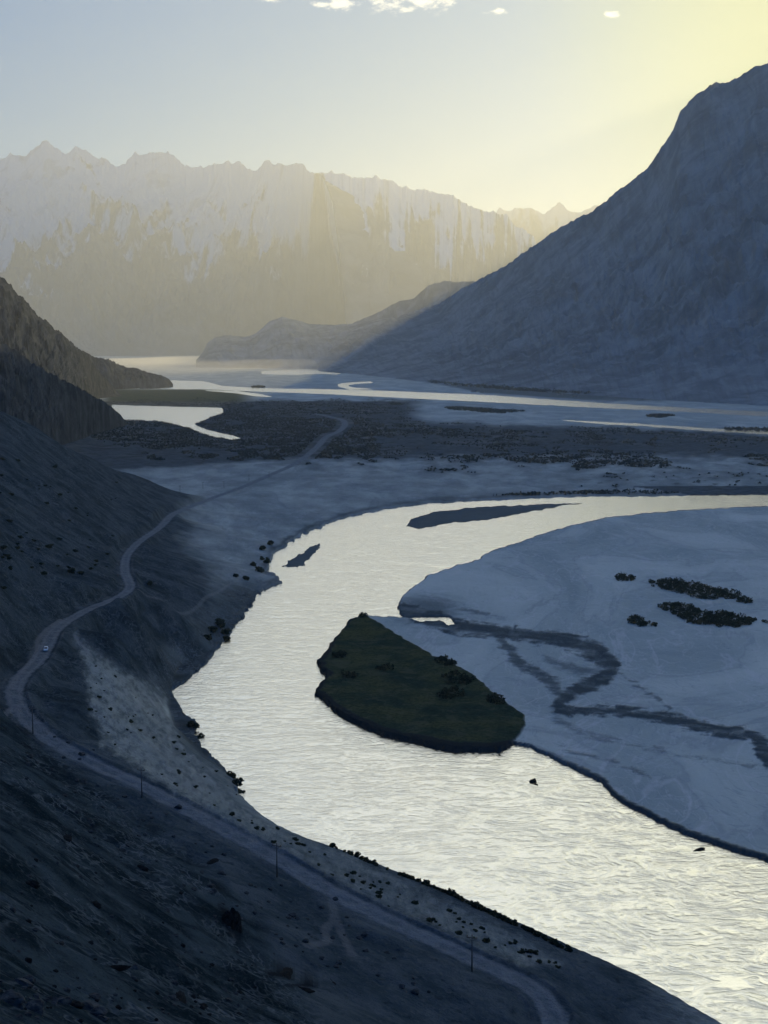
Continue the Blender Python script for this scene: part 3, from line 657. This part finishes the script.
proto_shrubs = []
for k in range(4):
    V, Fc = shrub_mesh(200 + k)
    V[:, 2] = np.maximum(V[:, 2], -0.02)
    me_o = mesh_obj('shrub', V, Fc, M_leaf); proto_shrubs.append(me_o)
_first = [True] * 4
def shrub(x, y, z, s, label, group, h=1.0):
    k = random.randrange(4)
    if _first[k]: o = proto_shrubs[k]; _first[k] = False
    else: o = proto_shrubs[k].copy(); COL.objects.link(o)
    o.location = (x, y, z - 0.1 * s); o.scale = (s, s, s * h * random.uniform(.8, 1.2)); o.rotation_euler = (0, 0, random.uniform(0, 6.28))
    tag(o, label, 'shrub', group)
    return o

# bushes along the lip of the terrace above the water
lip = smooth_line([(333, 852), (350, 859), (372, 868), (400, 881), (430, 896), (450, 905), (475, 919), (500, 933), (530, 947), (555, 960), (572, 967)], 12)
pts = [(p[0] + random.uniform(-2, 2), p[1] + random.uniform(-1.2, 1.5)) for p in lip]
for (a, b) in pts:
    if random.random() < (0.5 if a < 400 else 0.95):
        x, y, z = at(a, b, 20.0); xs = np.array([x]); 
        yy = np.linspace(y - 14, y + 14, 57); zz = ground_many(x * yy / y, yy)
        el = (zz - HC) / yy; i = int(np.argmax(el))
        shrub(x * yy[i] / y, yy[i] + 0.4, zz[i], random.uniform(0.6, 1.5), 'dark leafy bush in the line along the terrace lip above the near river bank', 'bushes along the terrace lip')

# scattered shrubs on the pale slope between road and river
cnt = 0; cand = []
while cnt < 125:
    t = random.random(); a = random.uniform(85, 560)
    lo = np.interp(a, [85, 110, 150, 235, 300, 400, 560], [660, 668, 695, 790, 838, 884, 962]); hi = np.interp(a, [85, 150, 230, 300, 400, 480, 560], [735, 775, 818, 862, 915, 945, 972])
    b = random.uniform(lo + 3, max(lo + 4, hi - 2)); cand.append((a, b)); cnt += 1
H3 = [hit(a, b, 0, 60) for a, b in cand]
for p in H3:
    shrub(p[0], p[1], p[2], random.choice([0.5, .6, .7, .8, 1.1, 1.4]), 'small dark shrub dotted on the pale slope between road and river', 'shrubs on the pale riverside slope', .7)
# scattered shrubs on the left hillside
for i in range(60):
    a = random.uniform(0, 120); b = random.uniform(max(455, 430 + a * .4), 600 - a * .3)
    p = hit(a, b, 20, 110)
    if p[1] < 1300: shrub(p[0], p[1], p[2], random.uniform(1.2, 3.2), 'dark low shrub scattered on the shaded hillside left of the road', 'shrubs on the left hillside', .55)
# riverbank shrubs at the bend
for (a, b, s) in [(212, 632, 4.5), (219, 627, 5.0), (224, 634, 4.0), (208, 640, 3.5), (254, 566, 4.0), (259, 572, 5), (266, 563, 4), (247, 580, 3.5), (236, 577, 3.0), (262, 550, 4), (270, 545, 4), (150, 585, 3), (196, 730, 3), (199, 738, 3.5), (190, 726, 3), (236, 785, 3.0), (239, 793, 3.2), (233, 778, 2.6), (262, 560, 3.5), (226, 640, 3.5)]:
    p = hit(a, b, 0, 60); shrub(p[0], p[1], p[2], s, 'dark bush on the steep river bank at the inside of the bend', 'bushes on the river bank')

def thicket(name, poly, n, rad, label, seed, base=None, hgt=2.6, group=None):
    r = np.random.default_rng(seed); W = np.array([at(a, b, 1.3) for a, b in poly])[:, :2]
    lo, hi = W.min(0), W.max(0); C = []
    while len(C) < n:
        q = r.uniform(lo, hi, (n * 3, 2)); d = poly_sd(W, q[:, 0], q[:, 1], 30)
        q = q[d > -0.6 + r.exponential(1.0, len(d)) * 0.0]; C += list(q)
    C = np.array(C[:n]); zg = ground_many(C[:, 0], C[:, 1])
    hh = hgt * r.uniform(0.55, 1.15, n)
    cen = np.stack([C[:, 0], C[:, 1], zg + hh * 0.5], 1); rd = np.stack([rad * r.uniform(.7, 1.3, n), rad * r.uniform(.7, 1.3, n), hh * 0.55], 1)
    V, Fc = leaf_cloud(cen, rd, 26, 0.5, seed); V[:, 2] = np.maximum(V[:, 2], 0.9)
    c0 = np.array([C[:, 0].mean(), C[:, 1].mean(), zg.mean()]); o = mesh_obj(name, V - c0, Fc, M_leaf); o.location = c0
    return tag(o, label, 'bushes', group)
thicket('shrub_thicket', [(648, 583), (668, 580), (690, 583), (712, 588), (738, 594), (742, 598), (722, 600), (700, 599), (675, 592), (655, 588)], 330, 1.7, 'long dark thicket on the pale sand, the upper and farther of the two large ones', 1)
thicket('shrub_thicket', [(658, 607), (676, 604), (695, 608), (700, 613), (725, 614), (745, 619), (749, 625), (740, 628), (710, 627), (690, 623), (676, 615)], 380, 1.7, 'long dark thicket on the pale sand, the lower and nearer of the two large ones', 2)
thicket('shrub_thicket', [(737, 600), (745, 599), (752, 602), (748, 604), (740, 604)], 26, 1.4, 'small dark bush clump at the right tip of the upper thicket', 3)
thicket('shrub_thicket', [(616, 578), (622, 575), (632, 577), (634, 580), (624, 582), (617, 581)], 46, 1.6, 'lone oval bush clump on sand left of the upper thicket', 4)
thicket('shrub_thicket', [(629, 621), (634, 618), (643, 620), (646, 624), (642, 627), (632, 626)], 46, 1.5, 'round bush clump on sand left of the lower thicket', 5)
thicket('shrub_thicket', [(649, 624), (653, 623), (656, 625), (653, 627)], 10, 1.0, 'tiny bush clump just right of the round clump on the sand', 6, hgt=1.6)
thicket('shrub_thicket', [(749, 619), (754, 618), (757, 621), (752, 623)], 10, 1.0, 'tiny bush clump off the right end of the lower thicket', 7, hgt=1.6)
thicket('shrub_thicket', [(759, 621), (775, 620), (800, 623), (775, 625)], 24, 1.2, 'low bush strip touching the right photo edge on the sand', 8, hgt=1.6)
# bushes on the green island
for j, (a, b, wd, n, lab) in enumerate([(363, 618, 4, 8, 'small bush on the upstream tip of the green island'), (337, 657, 8, 14, 'dark bushes by the left edge of the green island'), (386, 671, 9, 12, 'small bush patch in the middle of the green island'), (349, 677, 7, 12, 'dark bushes above the notch of the green island'),
        (446, 664, 10, 26, 'bush clump at the upper right edge of the green island'), (458, 681, 16, 34, 'longest bush clump on the right side of the green island'), (452, 697, 14, 30, 'ragged bush patch low on the right part of the green island'), (497, 702, 9, 24, 'bush clump near the lower right end of the green island')]):
    thicket('island_bushes', [(a - wd, b), (a - wd * .4, b - wd * .35), (a + wd * .5, b - wd * .25), (a + wd, b + wd * .2), (a + wd * .3, b + wd * .35), (a - wd * .5, b + wd * .25)], n, 1.3, lab, 30 + j, hgt=2.4)

# scrub on the mid plain and far woods: nobody could count it
N = 60000
gyv = RNG.uniform(397, 497, N * 3); gxv = RNG.uniform(60, 1000, N * 3)
PX = np.array([(gxv - 384) / F * 0, gyv * 0])
dep = HC * (CT + (512 - gyv) / F * ST) / (ST - (512 - gyv) / F * CT); xx = (gxv - 384) / F * HC / (ST - (512 - gyv) / F * CT)
zz, ma_, mb_, vv = valley(xx, dep)
clump = fbm(xx / 60, dep / 90, 6, 120, 0.65) + 0.5 * fbm(xx / 400, dep / 500, 3, 125)
drs = line_dist(ROAD_W, xx, dep, 60.0)[0]
keep = (vv > 0.5) & (drs > 9 + dep / 300) & (zz > 0.8) & (clump > 0.1 - 0.22 * (gxv < 380) + 0.25 * RNG.normal(size=len(vv))) & (RNG.uniform(size=len(vv)) < 0.9) & ~((gxv < 150) & (gyv > 436 + (gxv - 90) * .35 + 14 * clump)); idx = np.nonzero(keep)[0][:N]
print('scrub', len(idx))
cen = np.stack([xx[idx], dep[idx], zz[idx] + 0.7], 1); hs = (0.45 + RNG.exponential(0.45, len(idx)).clip(0, 1.8)) * (1 + dep[idx] / 7000)
V, Fc = leaf_cloud(cen, np.stack([hs * 1.3, hs * 1.3, hs * 0.8], 1), 7, 1.1, 9)
o = mesh_obj('scrub', V, Fc, M_leaf2); tag(o, 'dark low scrub covering the middle plain', 'scrub', kind='stuff')
# far bush islands in the braided flats
def far_patch(poly, n, hs, seed, label):
    r = np.random.default_rng(seed); q = np.array(poly, float); P = []
    while len(P) < n:
        c = r.uniform(q.min(0), q.max(0), (n * 3, 2)); P += list(c[poly_sd(q, c[:, 0], c[:, 1], 30) > 0])
    P = np.array(P[:n]); C = np.array([at(a, b, 2.0) for a, b in P]); h = hs * r.uniform(.6, 1.3, n)
    return leaf_cloud(C + np.array([0, 0, 1.0]) * h[:, None] * .5, np.stack([h * 1.6, h * 1.6, h * .8], 1), 10, hs * 0.5, seed)
for j, (poly, n, hs, lab) in enumerate([
        ([(440, 407), (455, 406), (520, 410), (534, 412), (500, 414.5), (450, 411)], 500, 3.2, 'long narrow bush strip on the far sand flats below the bright channel'),
        ([(384, 402), (400, 403), (405, 406), (392, 406)], 120, 3.0, 'short dark bush patch at the left end of the far sand flats'),
        ([(645, 415), (665, 413.5), (682, 416), (660, 419), (648, 418)], 160, 3.4, 'isolated bush patch on the far sand flats at right'),
        ([(725, 427), (768, 428), (820, 430), (820, 432.5), (725, 431)], 200, 3.0, 'dark bush strip at the right photo edge beyond the scrub plain'),
        ([(250, 386), (258, 385.5), (270, 387), (266, 388.6), (252, 388.4)], 90, 4.5, 'small dark wooded islet in the far braided river')]):
    V, Fc = far_patch(poly, n, hs, 60 + j, lab); c0 = V.mean(0); o = mesh_obj('bush_patch', V - c0, Fc, M_leaf2); o.location = c0; tag(o, lab, 'bushes')
V, Fc = far_patch([(420, 379), (452, 377), (500, 381), (560, 389), (600, 394), (640, 397), (590, 396), (520, 392), (470, 388), (430, 384)], 1500, 7.0, 80, '')
o = mesh_obj('far_wood', V, Fc, M_leaf2); tag(o, 'village trees massed at the foot of the right mountain', 'wood', kind='stuff')

# ------------------------------------------------------------------ boulders
def rock_mesh(seed, lvl=4):
    import bmesh
    bm = bmesh.new(); bmesh.ops.create_icosphere(bm, subdivisions=lvl, radius=1.0)
    r = random.Random(seed); off = Vector((r.uniform(0, 50), r.uniform(0, 50), r.uniform(0, 50)))
    from mathutils import noise
    cuts = [(Vector((r.gauss(0, 1), r.gauss(0, 1), r.gauss(0, 1))).normalized(), r.uniform(.45, .8)) for _ in range(6)]
    for v in bm.verts:
        p = v.co.copy()
        for n_, d_ in cuts:
            k = p.dot(n_)
            if k > d_: p -= n_ * (k - d_)
        v.co = p * (1 + 0.2 * noise.noise(v.co * 1.7 + off) + 0.1 * noise.noise(v.co * 4.1 + off) + 0.05 * noise.noise(v.co * 9 + off))
    me = bpy.data.meshes.new('boulder'); bm.to_mesh(me); bm.free(); return me
rocks = [rock_mesh(k) for k in range(5)]
for m_ in rocks: m_.materials.append(M_rock)
def boulder(p, s, label, group=None, mat=None, sq=(1, 1, .7), rz=None, name='boulder'):
    me = rocks[random.randrange(5)]
    if mat: me = me.copy(); me.materials.clear(); me.materials.append(mat)
    o = bpy.data.objects.new(name, me); COL.objects.link(o)
    o.location = (p[0], p[1], p[2] + s * 0.15); o.scale = (s * sq[0], s * sq[1], s * sq[2]); o.rotation_euler = (random.uniform(-.2, .2), random.uniform(-.2, .2), random.uniform(0, 6) if rz is None else rz)
    return tag(o, label, 'rock', group)
for i in range(110):
    a = random.uniform(20, 430); b = np.interp(a, [0, 100, 200, 300, 430], [730, 800, 865, 915, 965]) + random.gauss(0, 1) * 22 + 12
    if b > 1020: continue
    p = hit(a, b, 20, 120); boulder(p, random.uniform(.3, .8) * (1.6 if random.random() < .12 else 1), 'grey boulder lying loose at the foot of the dark scree slope', 'boulders at the foot of the scree')
for i in range(110):
    a = random.uniform(0, 260); b = random.uniform(780 + a * .6, 1020)
    p = hit(a, b, 40, 160); boulder(p, random.uniform(.2, .55) * (1.7 if random.random() < .1 else 1), 'loose stone on the dark scree slope in the foreground', 'stones on the foreground scree', M_rockd if random.random() < .3 else None)
for (a, b, s, lab) in [(178, 808, 1.1, 'pair of pale boulders on the slope left of the road'), (10, 1003, .8, 'pale rock slab at the bottom left photo corner'), (62, 1003, .6, 'rounded boulder on the brow at bottom left'), (35, 1012, .7, 'low boulder between the corner slab and the rounded boulder'), (98, 1016, .6, 'dark boulder at the bottom edge below the scree')]:
    p = hit(a, b, 20, 160); boulder(p, s, lab)
for i in range(60):
    a = random.uniform(0, 210); b = 998 + random.gauss(0, 1) * 10 + a * 0.03
    p = hit(a, min(b, 1022), 60, 170); boulder(p, random.uniform(.08, .28), 'broken stone on the rocky brow along the bottom left edge', 'stones on the near brow', M_rockd if random.random() < .5 else None)
def crag(pix, s, label, seed, sq):
    """one ragged outcrop: a strongly cut and roughened block sunk into the slope"""
    import bmesh
    from mathutils import noise
    p = hit(pix[0], pix[1], 20, 110); bm = bmesh.new(); bmesh.ops.create_icosphere(bm, subdivisions=5, radius=1.0)
    r = random.Random(seed); off = Vector((seed * 3.1, 1.7, 9.2))
    for v in bm.verts:
        q = v.co.copy(); k = 1 + .35 * noise.noise(q * 1.3 + off) + .3 * (1 - abs(noise.noise(q * 2.6 + off))) + .14 * noise.noise(q * 6 + off) + .06 * noise.noise(q * 15 + off)
        k += .12 * round(2.5 * noise.noise(Vector((q.x * 2, q.y * 2, q.z * 5)) + off)) / 2.5
        v.co = Vector((q.x * sq[0], q.y * sq[1], q.z * sq[2])) * k * s
    me = bpy.data.meshes.new('rock_outcrop'); bm.to_mesh(me); bm.free(); me.materials.append(M_rockd)
    o = bpy.data.objects.new('rock_outcrop', me); COL.objects.link(o); o.location = (p[0], p[1], p[2] - s * .25); o.rotation_euler = (0, 0, seed * .7)
    tag(o, label, 'rock')
crag((232, 926), 2.0, 'black ragged rock outcrop standing alone on the foreground slope', 1, (.8, .8, 1.5))
crag((284, 976), 1.5, 'longer black rock ledge lying along the gully at lower middle', 2, (2.2, .7, .4))
crag((326, 980), 1.3, 'shorter black rock ledge at the right end of the gully', 3, (1.9, .7, .45))
crag((300, 988), 1.0, 'thin lower black ledge just below the two gully ledges', 4, (2.2, .6, .35))
for k_, (a_, b_, s_, q_, l_) in enumerate([(66, 838, 1.0, (1.5, .7, .5), 'dark ledge on the upper scree right of the small left crag'), (95, 905, .8, (1.2, .8, .7), 'small dark knob in the middle of the scree slope'), (140, 868, 1.0, (1.4, .7, .6), 'dark jutting rock on the scree toward the road'), (113, 968, .7, (2.2, .6, .4), 'low dark ledge low on the scree above the brow'), (212, 862, 1.1, (1.6, .7, .5), 'dark rock step where the scree meets the lower apron'), (180, 1000, .8, (2.4, .7, .5), 'wide dark ledge at the bottom edge right of the brow stones')]):
    crag((a_, b_), s_, l_, 11 + k_, q_)
crag((30, 885), .9, 'small dark crag high on the scree at the left photo edge', 5, (1.3, .8, .6))
for (a, b, s, lab) in [(533, 782, 1.6, 'dark rock breaking the surface in the middle of the near river'), (536, 785, .8, 'smaller dark rock right beside the mid-river rock'), (697, 850, 1.3, 'long thin dark rock bar in the river near the right bank'), (500, 755, .6, 'small stone in the water just below the green island')]:
    x, y, z = at(a, b, 0); boulder((x, y, -0.25), s, lab, None, M_rockd, (2.4, .6, .5) if 'long' in lab else (1.4, 1, .6), 0.3 if 'long' in lab else None, 'river_rock')

# ------------------------------------------------------------------ utility poles
def make_pole():
    root = empty('utility_pole', (0, 0, 0))
    m = MB(); m.tube((0, 0, -0.5), (0, 0, 8.6), .2, .12); m.build('pole', M_pole, root, True)
    for k in (0,): 
        b = MB(); b.box((0, 0, 8.1), (2.6, .16, .16)); b.build('crossarm', M_pole, root)
        b = MB(); b.tube((-.9, 0, 8.05), (0, 0, 7.3), .04, .04, 6); b.build('brace', M_pole, root); b = MB(); b.tube((.9, 0, 8.05), (0, 0, 7.3), .04, .04, 6); b.build('brace', M_pole, root)
    for xx_ in (-1.15, 0, 1.15):
        b = MB(); z0 = 8.18 if xx_ else 8.55
        b.tube((xx_, 0, z0), (xx_, 0, z0 + .16), .05, .05); b.tube((xx_, 0, z0 + .16), (xx_, 0, z0 + .3), .17, .13); b.tube((xx_, 0, z0 + .3), (xx_, 0, z0 + .45), .12, .06); b.build('insulator', M_ins, root)
    return root
pp = make_pole(); first = True
poles = [(472, 972, 'power pole standing below the road near the bottom of the photo', 1.0), (277, 877, 'power pole beside the road in the lower middle', 1.0), (142, 798, 'power pole by the road below the pale slope', .95), (33, 734, 'power pole by the hairpin of the road at left', .95),
         (180, 493, 'leftmost faint power pole on the pale plain beyond the hill', .9), (203, 489, 'second faint power pole from the left on the pale plain', .9), (224, 488, 'faint power pole on the plain above the road', .9), (249, 481, 'faint power pole where road and plain meet', .9), (269, 478, 'farthest faint power pole of the row on the plain', .9)]
for a, b, lab, s in poles:
    o = pp if first else copy_tree(pp); first = False
    p = hit(a, b, 1, 80); o.location = (p[0], p[1], p[2]); o.scale = (s, s, s); o.rotation_euler = (R(random.uniform(-1, 1)), R(random.uniform(-1, 1)), R(-25)); tag(o, lab, 'power pole', 'power poles along the road')

# ------------------------------------------------------------------ car on the road
def make_car():
    root = empty('car', (0, 0, 0)); m = MB()
    prof = [(-2.2, .35), (-2.25, .95), (-1.95, 1.1), (-1.75, 1.75), (.35, 1.8), (1.05, 1.15), (2.1, 1.0), (2.25, .8), (2.25, .35)]
    vs = [(x, -.9 if z < 1.2 else -.75, z) for x, z in prof] + [(x, .9 if z < 1.2 else .75, z) for x, z in prof]; n = len(prof)
    m.add([(v[1], v[0], v[2]) for v in vs], [tuple(range(n)), tuple(range(2 * n - 1, n - 1, -1))] + [(i, n + i, n + (i + 1) % n, (i + 1) % n) for i in range(n)])
    body = m.build('body', M_white, root)
    for sx in (-1, 1):
        g = MB(); g.add([(sx * .86, -1.75, 1.2), (sx * .86, .8, 1.2), (sx * .79, .3, 1.68), (sx * .79, -1.6, 1.68)], [(0, 1, 2, 3)]); g.build('side_window', M_glass, root)
    g = MB(); g.add([(-.72, -1.97, 1.15), (.72, -1.97, 1.15), (.66, -1.80, 1.68), (-.66, -1.80, 1.68)], [(0, 1, 2, 3)]); g.build('rear_window', M_glass, root)
    g = MB(); g.add([(-.72, 1.03, 1.2), (.72, 1.03, 1.2), (.66, .42, 1.76), (-.66, .42, 1.76)], [(0, 1, 2, 3)]); g.build('windscreen', M_glass, root)
    for yv in (-1.4, 1.4):
        for sx in (-1, 1):
            t = MB(); t.tube((sx * .7, yv, .36), (sx * .95, yv, .36), .36, .36, 16); t.build('wheel', M_tyre, root, False)
    return root
car = make_car(); car.scale = (.85, .85, .85); p = hit(46, 651, 20, 80); q = hit(50, 641, 20, 80)
car.location = (p[0], p[1], p[2] + 0.05); car.rotation_euler = (0, 0, math.atan2(q[1] - p[1], q[0] - p[0]) - math.pi / 2 + math.pi)
tag(car, 'small white car driving on the dirt road at left', 'car')

# ------------------------------------------------------------------ far village
def make_house():
    root = empty('village_house', (0, 0, 0)); m = MB()
    m.box((0, 0, 2.2), (14, 9, 4.4)); m.build('wall', M_mud, root)
    r_ = MB(); r_.box((0, 0, 4.55), (14.8, 9.8, .3)); r_.box((0, -4.6, 4.9), (14.8, .4, .4)); r_.box((0, 4.6, 4.9), (14.8, .4, .4)); r_.build('roof', M_roof, root)
    d = MB(); d.box((-3, -4.55, 1.1), (1.4, .12, 2.2)); d.build('door', M_darkw, root)
    for x_ in (0.5, 3.8):
        w_ = MB(); w_.box((x_, -4.55, 2.5), (1.5, .12, 1.3)); w_.build('window', M_darkw, root)
    return root
hh = make_house(); first = True
hp = [(438, 379), (444, 381), (449, 378), (455, 377), (452, 382), (462, 378.5), (470, 379), (478, 377.5), (487, 378.5), (496, 379), (505, 380), (474, 392), (482, 392.6), (514, 381), (524, 382), (447, 385), (459, 386), (532, 381), (560, 395), (575, 397)]
for a, b in hp:
    o = hh if first else copy_tree(hh); first = False
    x, y, z = at(a, b, 3.0)
    o.location = (x, y, 1.5); o.rotation_euler = (0, 0, random.uniform(-.5, .5)); s = random.uniform(.9, 1.7); o.scale = (s, s, s)
    tag(o, 'tiny pale flat roofed house in the far village below the right mountain', 'house', 'houses of the far village')

# ------------------------------------------------------------------ air, light, sky
SUN_AZ, SUN_EL = 24.0, 13.5
mh = bpy.data.materials.new('haze_mat'); mh.use_nodes = True; t = mh.node_tree; t.nodes.clear()
ou = t.nodes.new('ShaderNodeOutputMaterial'); pv = t.nodes.new('ShaderNodeVolumePrincipled')
pv.inputs['Color'].default_value = (0.92, 0.955, 0.90, 1); pv.inputs['Density'].default_value = 3.4e-5; pv.inputs['Anisotropy'].default_value = 0.55
t.links.new(pv.outputs[0], ou.inputs['Volume'])
mb = MB(); mb.box((0, 44000, 2019), (260000, 94000, 4042)); hz = mb.build('haze', mh)
for v in hz.data.vertices:
    pass
tag(hz, 'thin warm haze filling the valley', 'haze', kind='stuff')
# box: y from -3 km to 91 km, z from -2 m to 5.2 km

# dust blowing over the far river flats: one low lens of thicker air
import bmesh
bm_ = bmesh.new(); bmesh.ops.create_uvsphere(bm_, u_segments=48, v_segments=24, radius=1.0)
from mathutils import noise as mn
for v in bm_.verts:
    k = 1 + 0.45 * mn.noise(v.co * 1.6 + Vector((3, 1, 7))) + .2 * mn.noise(v.co * 4); v.co = Vector((v.co.x * 1900 * k, v.co.y * 5200 * k, 6 + abs(v.co.z) * 60 * k if v.co.z > 0 else 4))
me_ = bpy.data.meshes.new('dust_cloud'); bm_.to_mesh(me_); bm_.free()
md = bpy.data.materials.new('dust_mat'); md.use_nodes = True; t2 = md.node_tree; t2.nodes.clear(); o2 = t2.nodes.new('ShaderNodeOutputMaterial'); p2 = t2.nodes.new('ShaderNodeVolumePrincipled')
p2.inputs['Color'].default_value = (0.98, 0.93, 0.8, 1); p2.inputs['Density'].default_value = 2.4e-4; p2.inputs['Anisotropy'].default_value = 0.5; t2.links.new(p2.outputs[0], o2.inputs['Volume']); me_.materials.append(md)
dc = bpy.data.objects.new('dust', me_); COL.objects.link(dc); dc.location = (-1250, 12200, 0); tag(dc, 'low golden dust drifting over the far river flats', 'dust', kind='stuff')

sd = bpy.data.lights.new('sun', 'SUN'); sd.energy = 3.2; sd.angle = R(0.5); sd.color = (1.0, 0.79, 0.42)
so = bpy.data.objects.new('sun', sd); COL.objects.link(so)
dv = Vector((math.sin(R(SUN_AZ)) * math.cos(R(SUN_EL)), math.cos(R(SUN_AZ)) * math.cos(R(SUN_EL)), math.sin(R(SUN_EL))))
so.rotation_euler = dv.to_track_quat('Z', 'Y').to_euler(); so.location = dv * 3000

wd = bpy.data.worlds.new('World'); sc.world = wd; wd.use_nodes = True; t = wd.node_tree; t.nodes.clear()
ow = t.nodes.new('ShaderNodeOutputWorld'); bg = t.nodes.new('ShaderNodeBackground'); sky = t.nodes.new('ShaderNodeTexSky')
sky.sky_type = 'NISHITA'; sky.sun_disc = False; sky.sun_elevation = R(SUN_EL); sky.sun_rotation = R(SUN_AZ); sky.altitude = 2200; sky.air_density = 1.0; sky.dust_density = 1.0; sky.ozone_density = 1.0
bg.inputs[1].default_value = 0.15
def wm(op, a, b=0.0, c=None, clamp=False):
    n = t.nodes.new('ShaderNodeMath'); n.operation = op; n.use_clamp = clamp
    for k, v in ((0, a), (1, b), (2, c)):
        if v is None: continue
        if isinstance(v, bpy.types.NodeSocket): t.links.new(v, n.inputs[k])
        else: n.inputs[k].default_value = v
    return n.outputs[0]
def wmap(x, a, b, lo=0.0, hi=1.0):
    n = t.nodes.new('ShaderNodeMapRange'); n.interpolation_type = 'SMOOTHSTEP'; t.links.new(x, n.inputs[0])
    for k, v in ((1, a), (2, b), (3, lo), (4, hi)): n.inputs[k].default_value = v
    return n.outputs[0]
sp = t.nodes.new('ShaderNodeSeparateColor'); cb = t.nodes.new('ShaderNodeCombineColor'); t.links.new(sky.outputs[0], sp.inputs[0])
for i, (gm, k) in enumerate([(.62, .135), (.45, .575), (.2, 1.78)]):
    t.links.new(wm('MULTIPLY', wm('POWER', sp.outputs[i], gm), k), cb.inputs[i])
tc = t.nodes.new('ShaderNodeTexCoord'); D = tc.outputs['Generated']
dp = t.nodes.new('ShaderNodeVectorMath'); dp.operation = 'DOT_PRODUCT'; t.links.new(D, dp.inputs[0]); dp.inputs[1].default_value = tuple(dv)
warm = wmap(dp.outputs['Value'], 0.945, 1.0)
mx = t.nodes.new('ShaderNodeMix'); mx.data_type = 'RGBA'; mx.blend_type = 'MULTIPLY'; t.links.new(warm, mx.inputs[0]); t.links.new(cb.outputs[0], mx.inputs[6]); mx.inputs[7].default_value = (3.9, 1.56, 0.42, 1)
# small evening clouds high over the range
sx = t.nodes.new('ShaderNodeSeparateXYZ'); t.links.new(D, sx.inputs[0])
U = wm('DIVIDE', sx.outputs[0], wm('MAXIMUM', sx.outputs[1], 0.05)); V_ = wm('DIVIDE', sx.outputs[2], wm('MAXIMUM', sx.outputs[1], 0.05))
nz = t.nodes.new('ShaderNodeTexNoise'); nz.inputs['Scale'].default_value = 62; nz.inputs['Detail'].default_value = 9; nz.inputs['Roughness'].default_value = .62
mp = t.nodes.new('ShaderNodeMapping'); mp.inputs['Scale'].default_value = (1, 1, 2.2); t.links.new(D, mp.inputs[0]); t.links.new(mp.outputs[0], nz.inputs['Vector'])
tot = None
for px_, py_, rx_, ry_ in [(408, -3, 46, 15), (345, 3, 24, 8), (322, 4, 12, 5), (272, -2, 20, 6), (497, 11, 12, 4), (611, 14, 8, 3.5), (480, -40, 150, 22), (300, -60, 120, 20), (650, -70, 160, 24), (420, -110, 200, 24), (560, -170, 220, 30)]:  # the wide ones above the frame are added to brighten the water
    a_, b_, c_ = ray(px_, py_)
    du = wm('DIVIDE', wm('SUBTRACT', U, a_ / b_), rx_ / F); dvv = wm('DIVIDE', wm('SUBTRACT', V_, c_ / b_), ry_ / F)
    e = wm('SUBTRACT', 1.0, wm('SQRT', wm('ADD', wm('MULTIPLY', du, du), wm('MULTIPLY', dvv, dvv))))
    tot = e if tot is None else wm('MAXIMUM', tot, e)
cl = wmap(wm('ADD', tot, wm('MULTIPLY', wm('SUBTRACT', nz.outputs[0], 0.5), 5.0)), -0.1, 1.0)
cl = wm('MULTIPLY', cl, wmap(tot, -0.5, 0.1)); cl = wm('MULTIPLY', cl, 0.95)
# unseen bright veil added above the frame to lift water reflections and ambient light
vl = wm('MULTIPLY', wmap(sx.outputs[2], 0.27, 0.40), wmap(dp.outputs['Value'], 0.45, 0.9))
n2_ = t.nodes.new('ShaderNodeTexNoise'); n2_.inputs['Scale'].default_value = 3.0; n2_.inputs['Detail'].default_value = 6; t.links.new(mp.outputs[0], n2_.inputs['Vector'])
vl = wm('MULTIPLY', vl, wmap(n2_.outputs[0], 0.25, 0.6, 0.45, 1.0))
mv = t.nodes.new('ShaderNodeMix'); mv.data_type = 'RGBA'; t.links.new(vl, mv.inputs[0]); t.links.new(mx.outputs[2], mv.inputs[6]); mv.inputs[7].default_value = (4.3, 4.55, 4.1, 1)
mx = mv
mc = t.nodes.new('ShaderNodeMix'); mc.data_type = 'RGBA'; t.links.new(cl, mc.inputs[0]); t.links.new(mx.outputs[2], mc.inputs[6]); mc.inputs[7].default_value = (6.0, 5.8, 5.2, 1)
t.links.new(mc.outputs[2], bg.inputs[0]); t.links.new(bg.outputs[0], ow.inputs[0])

# ------------------------------------------------------------------ camera
cd = bpy.data.cameras.new('camera'); co = bpy.data.objects.new('camera', cd); COL.objects.link(co); sc.camera = co
cd.sensor_fit = 'VERTICAL'; cd.sensor_height = 36.0; cd.lens = 36.0 * F / 1024.0; cd.clip_start = 0.5; cd.clip_end = 200000
co.location = (0, 0, HC); co.rotation_euler = (math.pi / 2 - TH, 0, 0)

sc.render.engine = 'CYCLES'
sc.cycles.use_denoising = True; sc.cycles.max_bounces = 6; sc.cycles.volume_bounces = 1; sc.cycles.adaptive_threshold = 0.02
sc.cycles.use_adaptive_sampling = True
sc.view_settings.view_transform = 'Standard'; sc.view_settings.look = 'None'; sc.view_settings.exposure = 0.5; sc.view_settings.gamma = 1.0
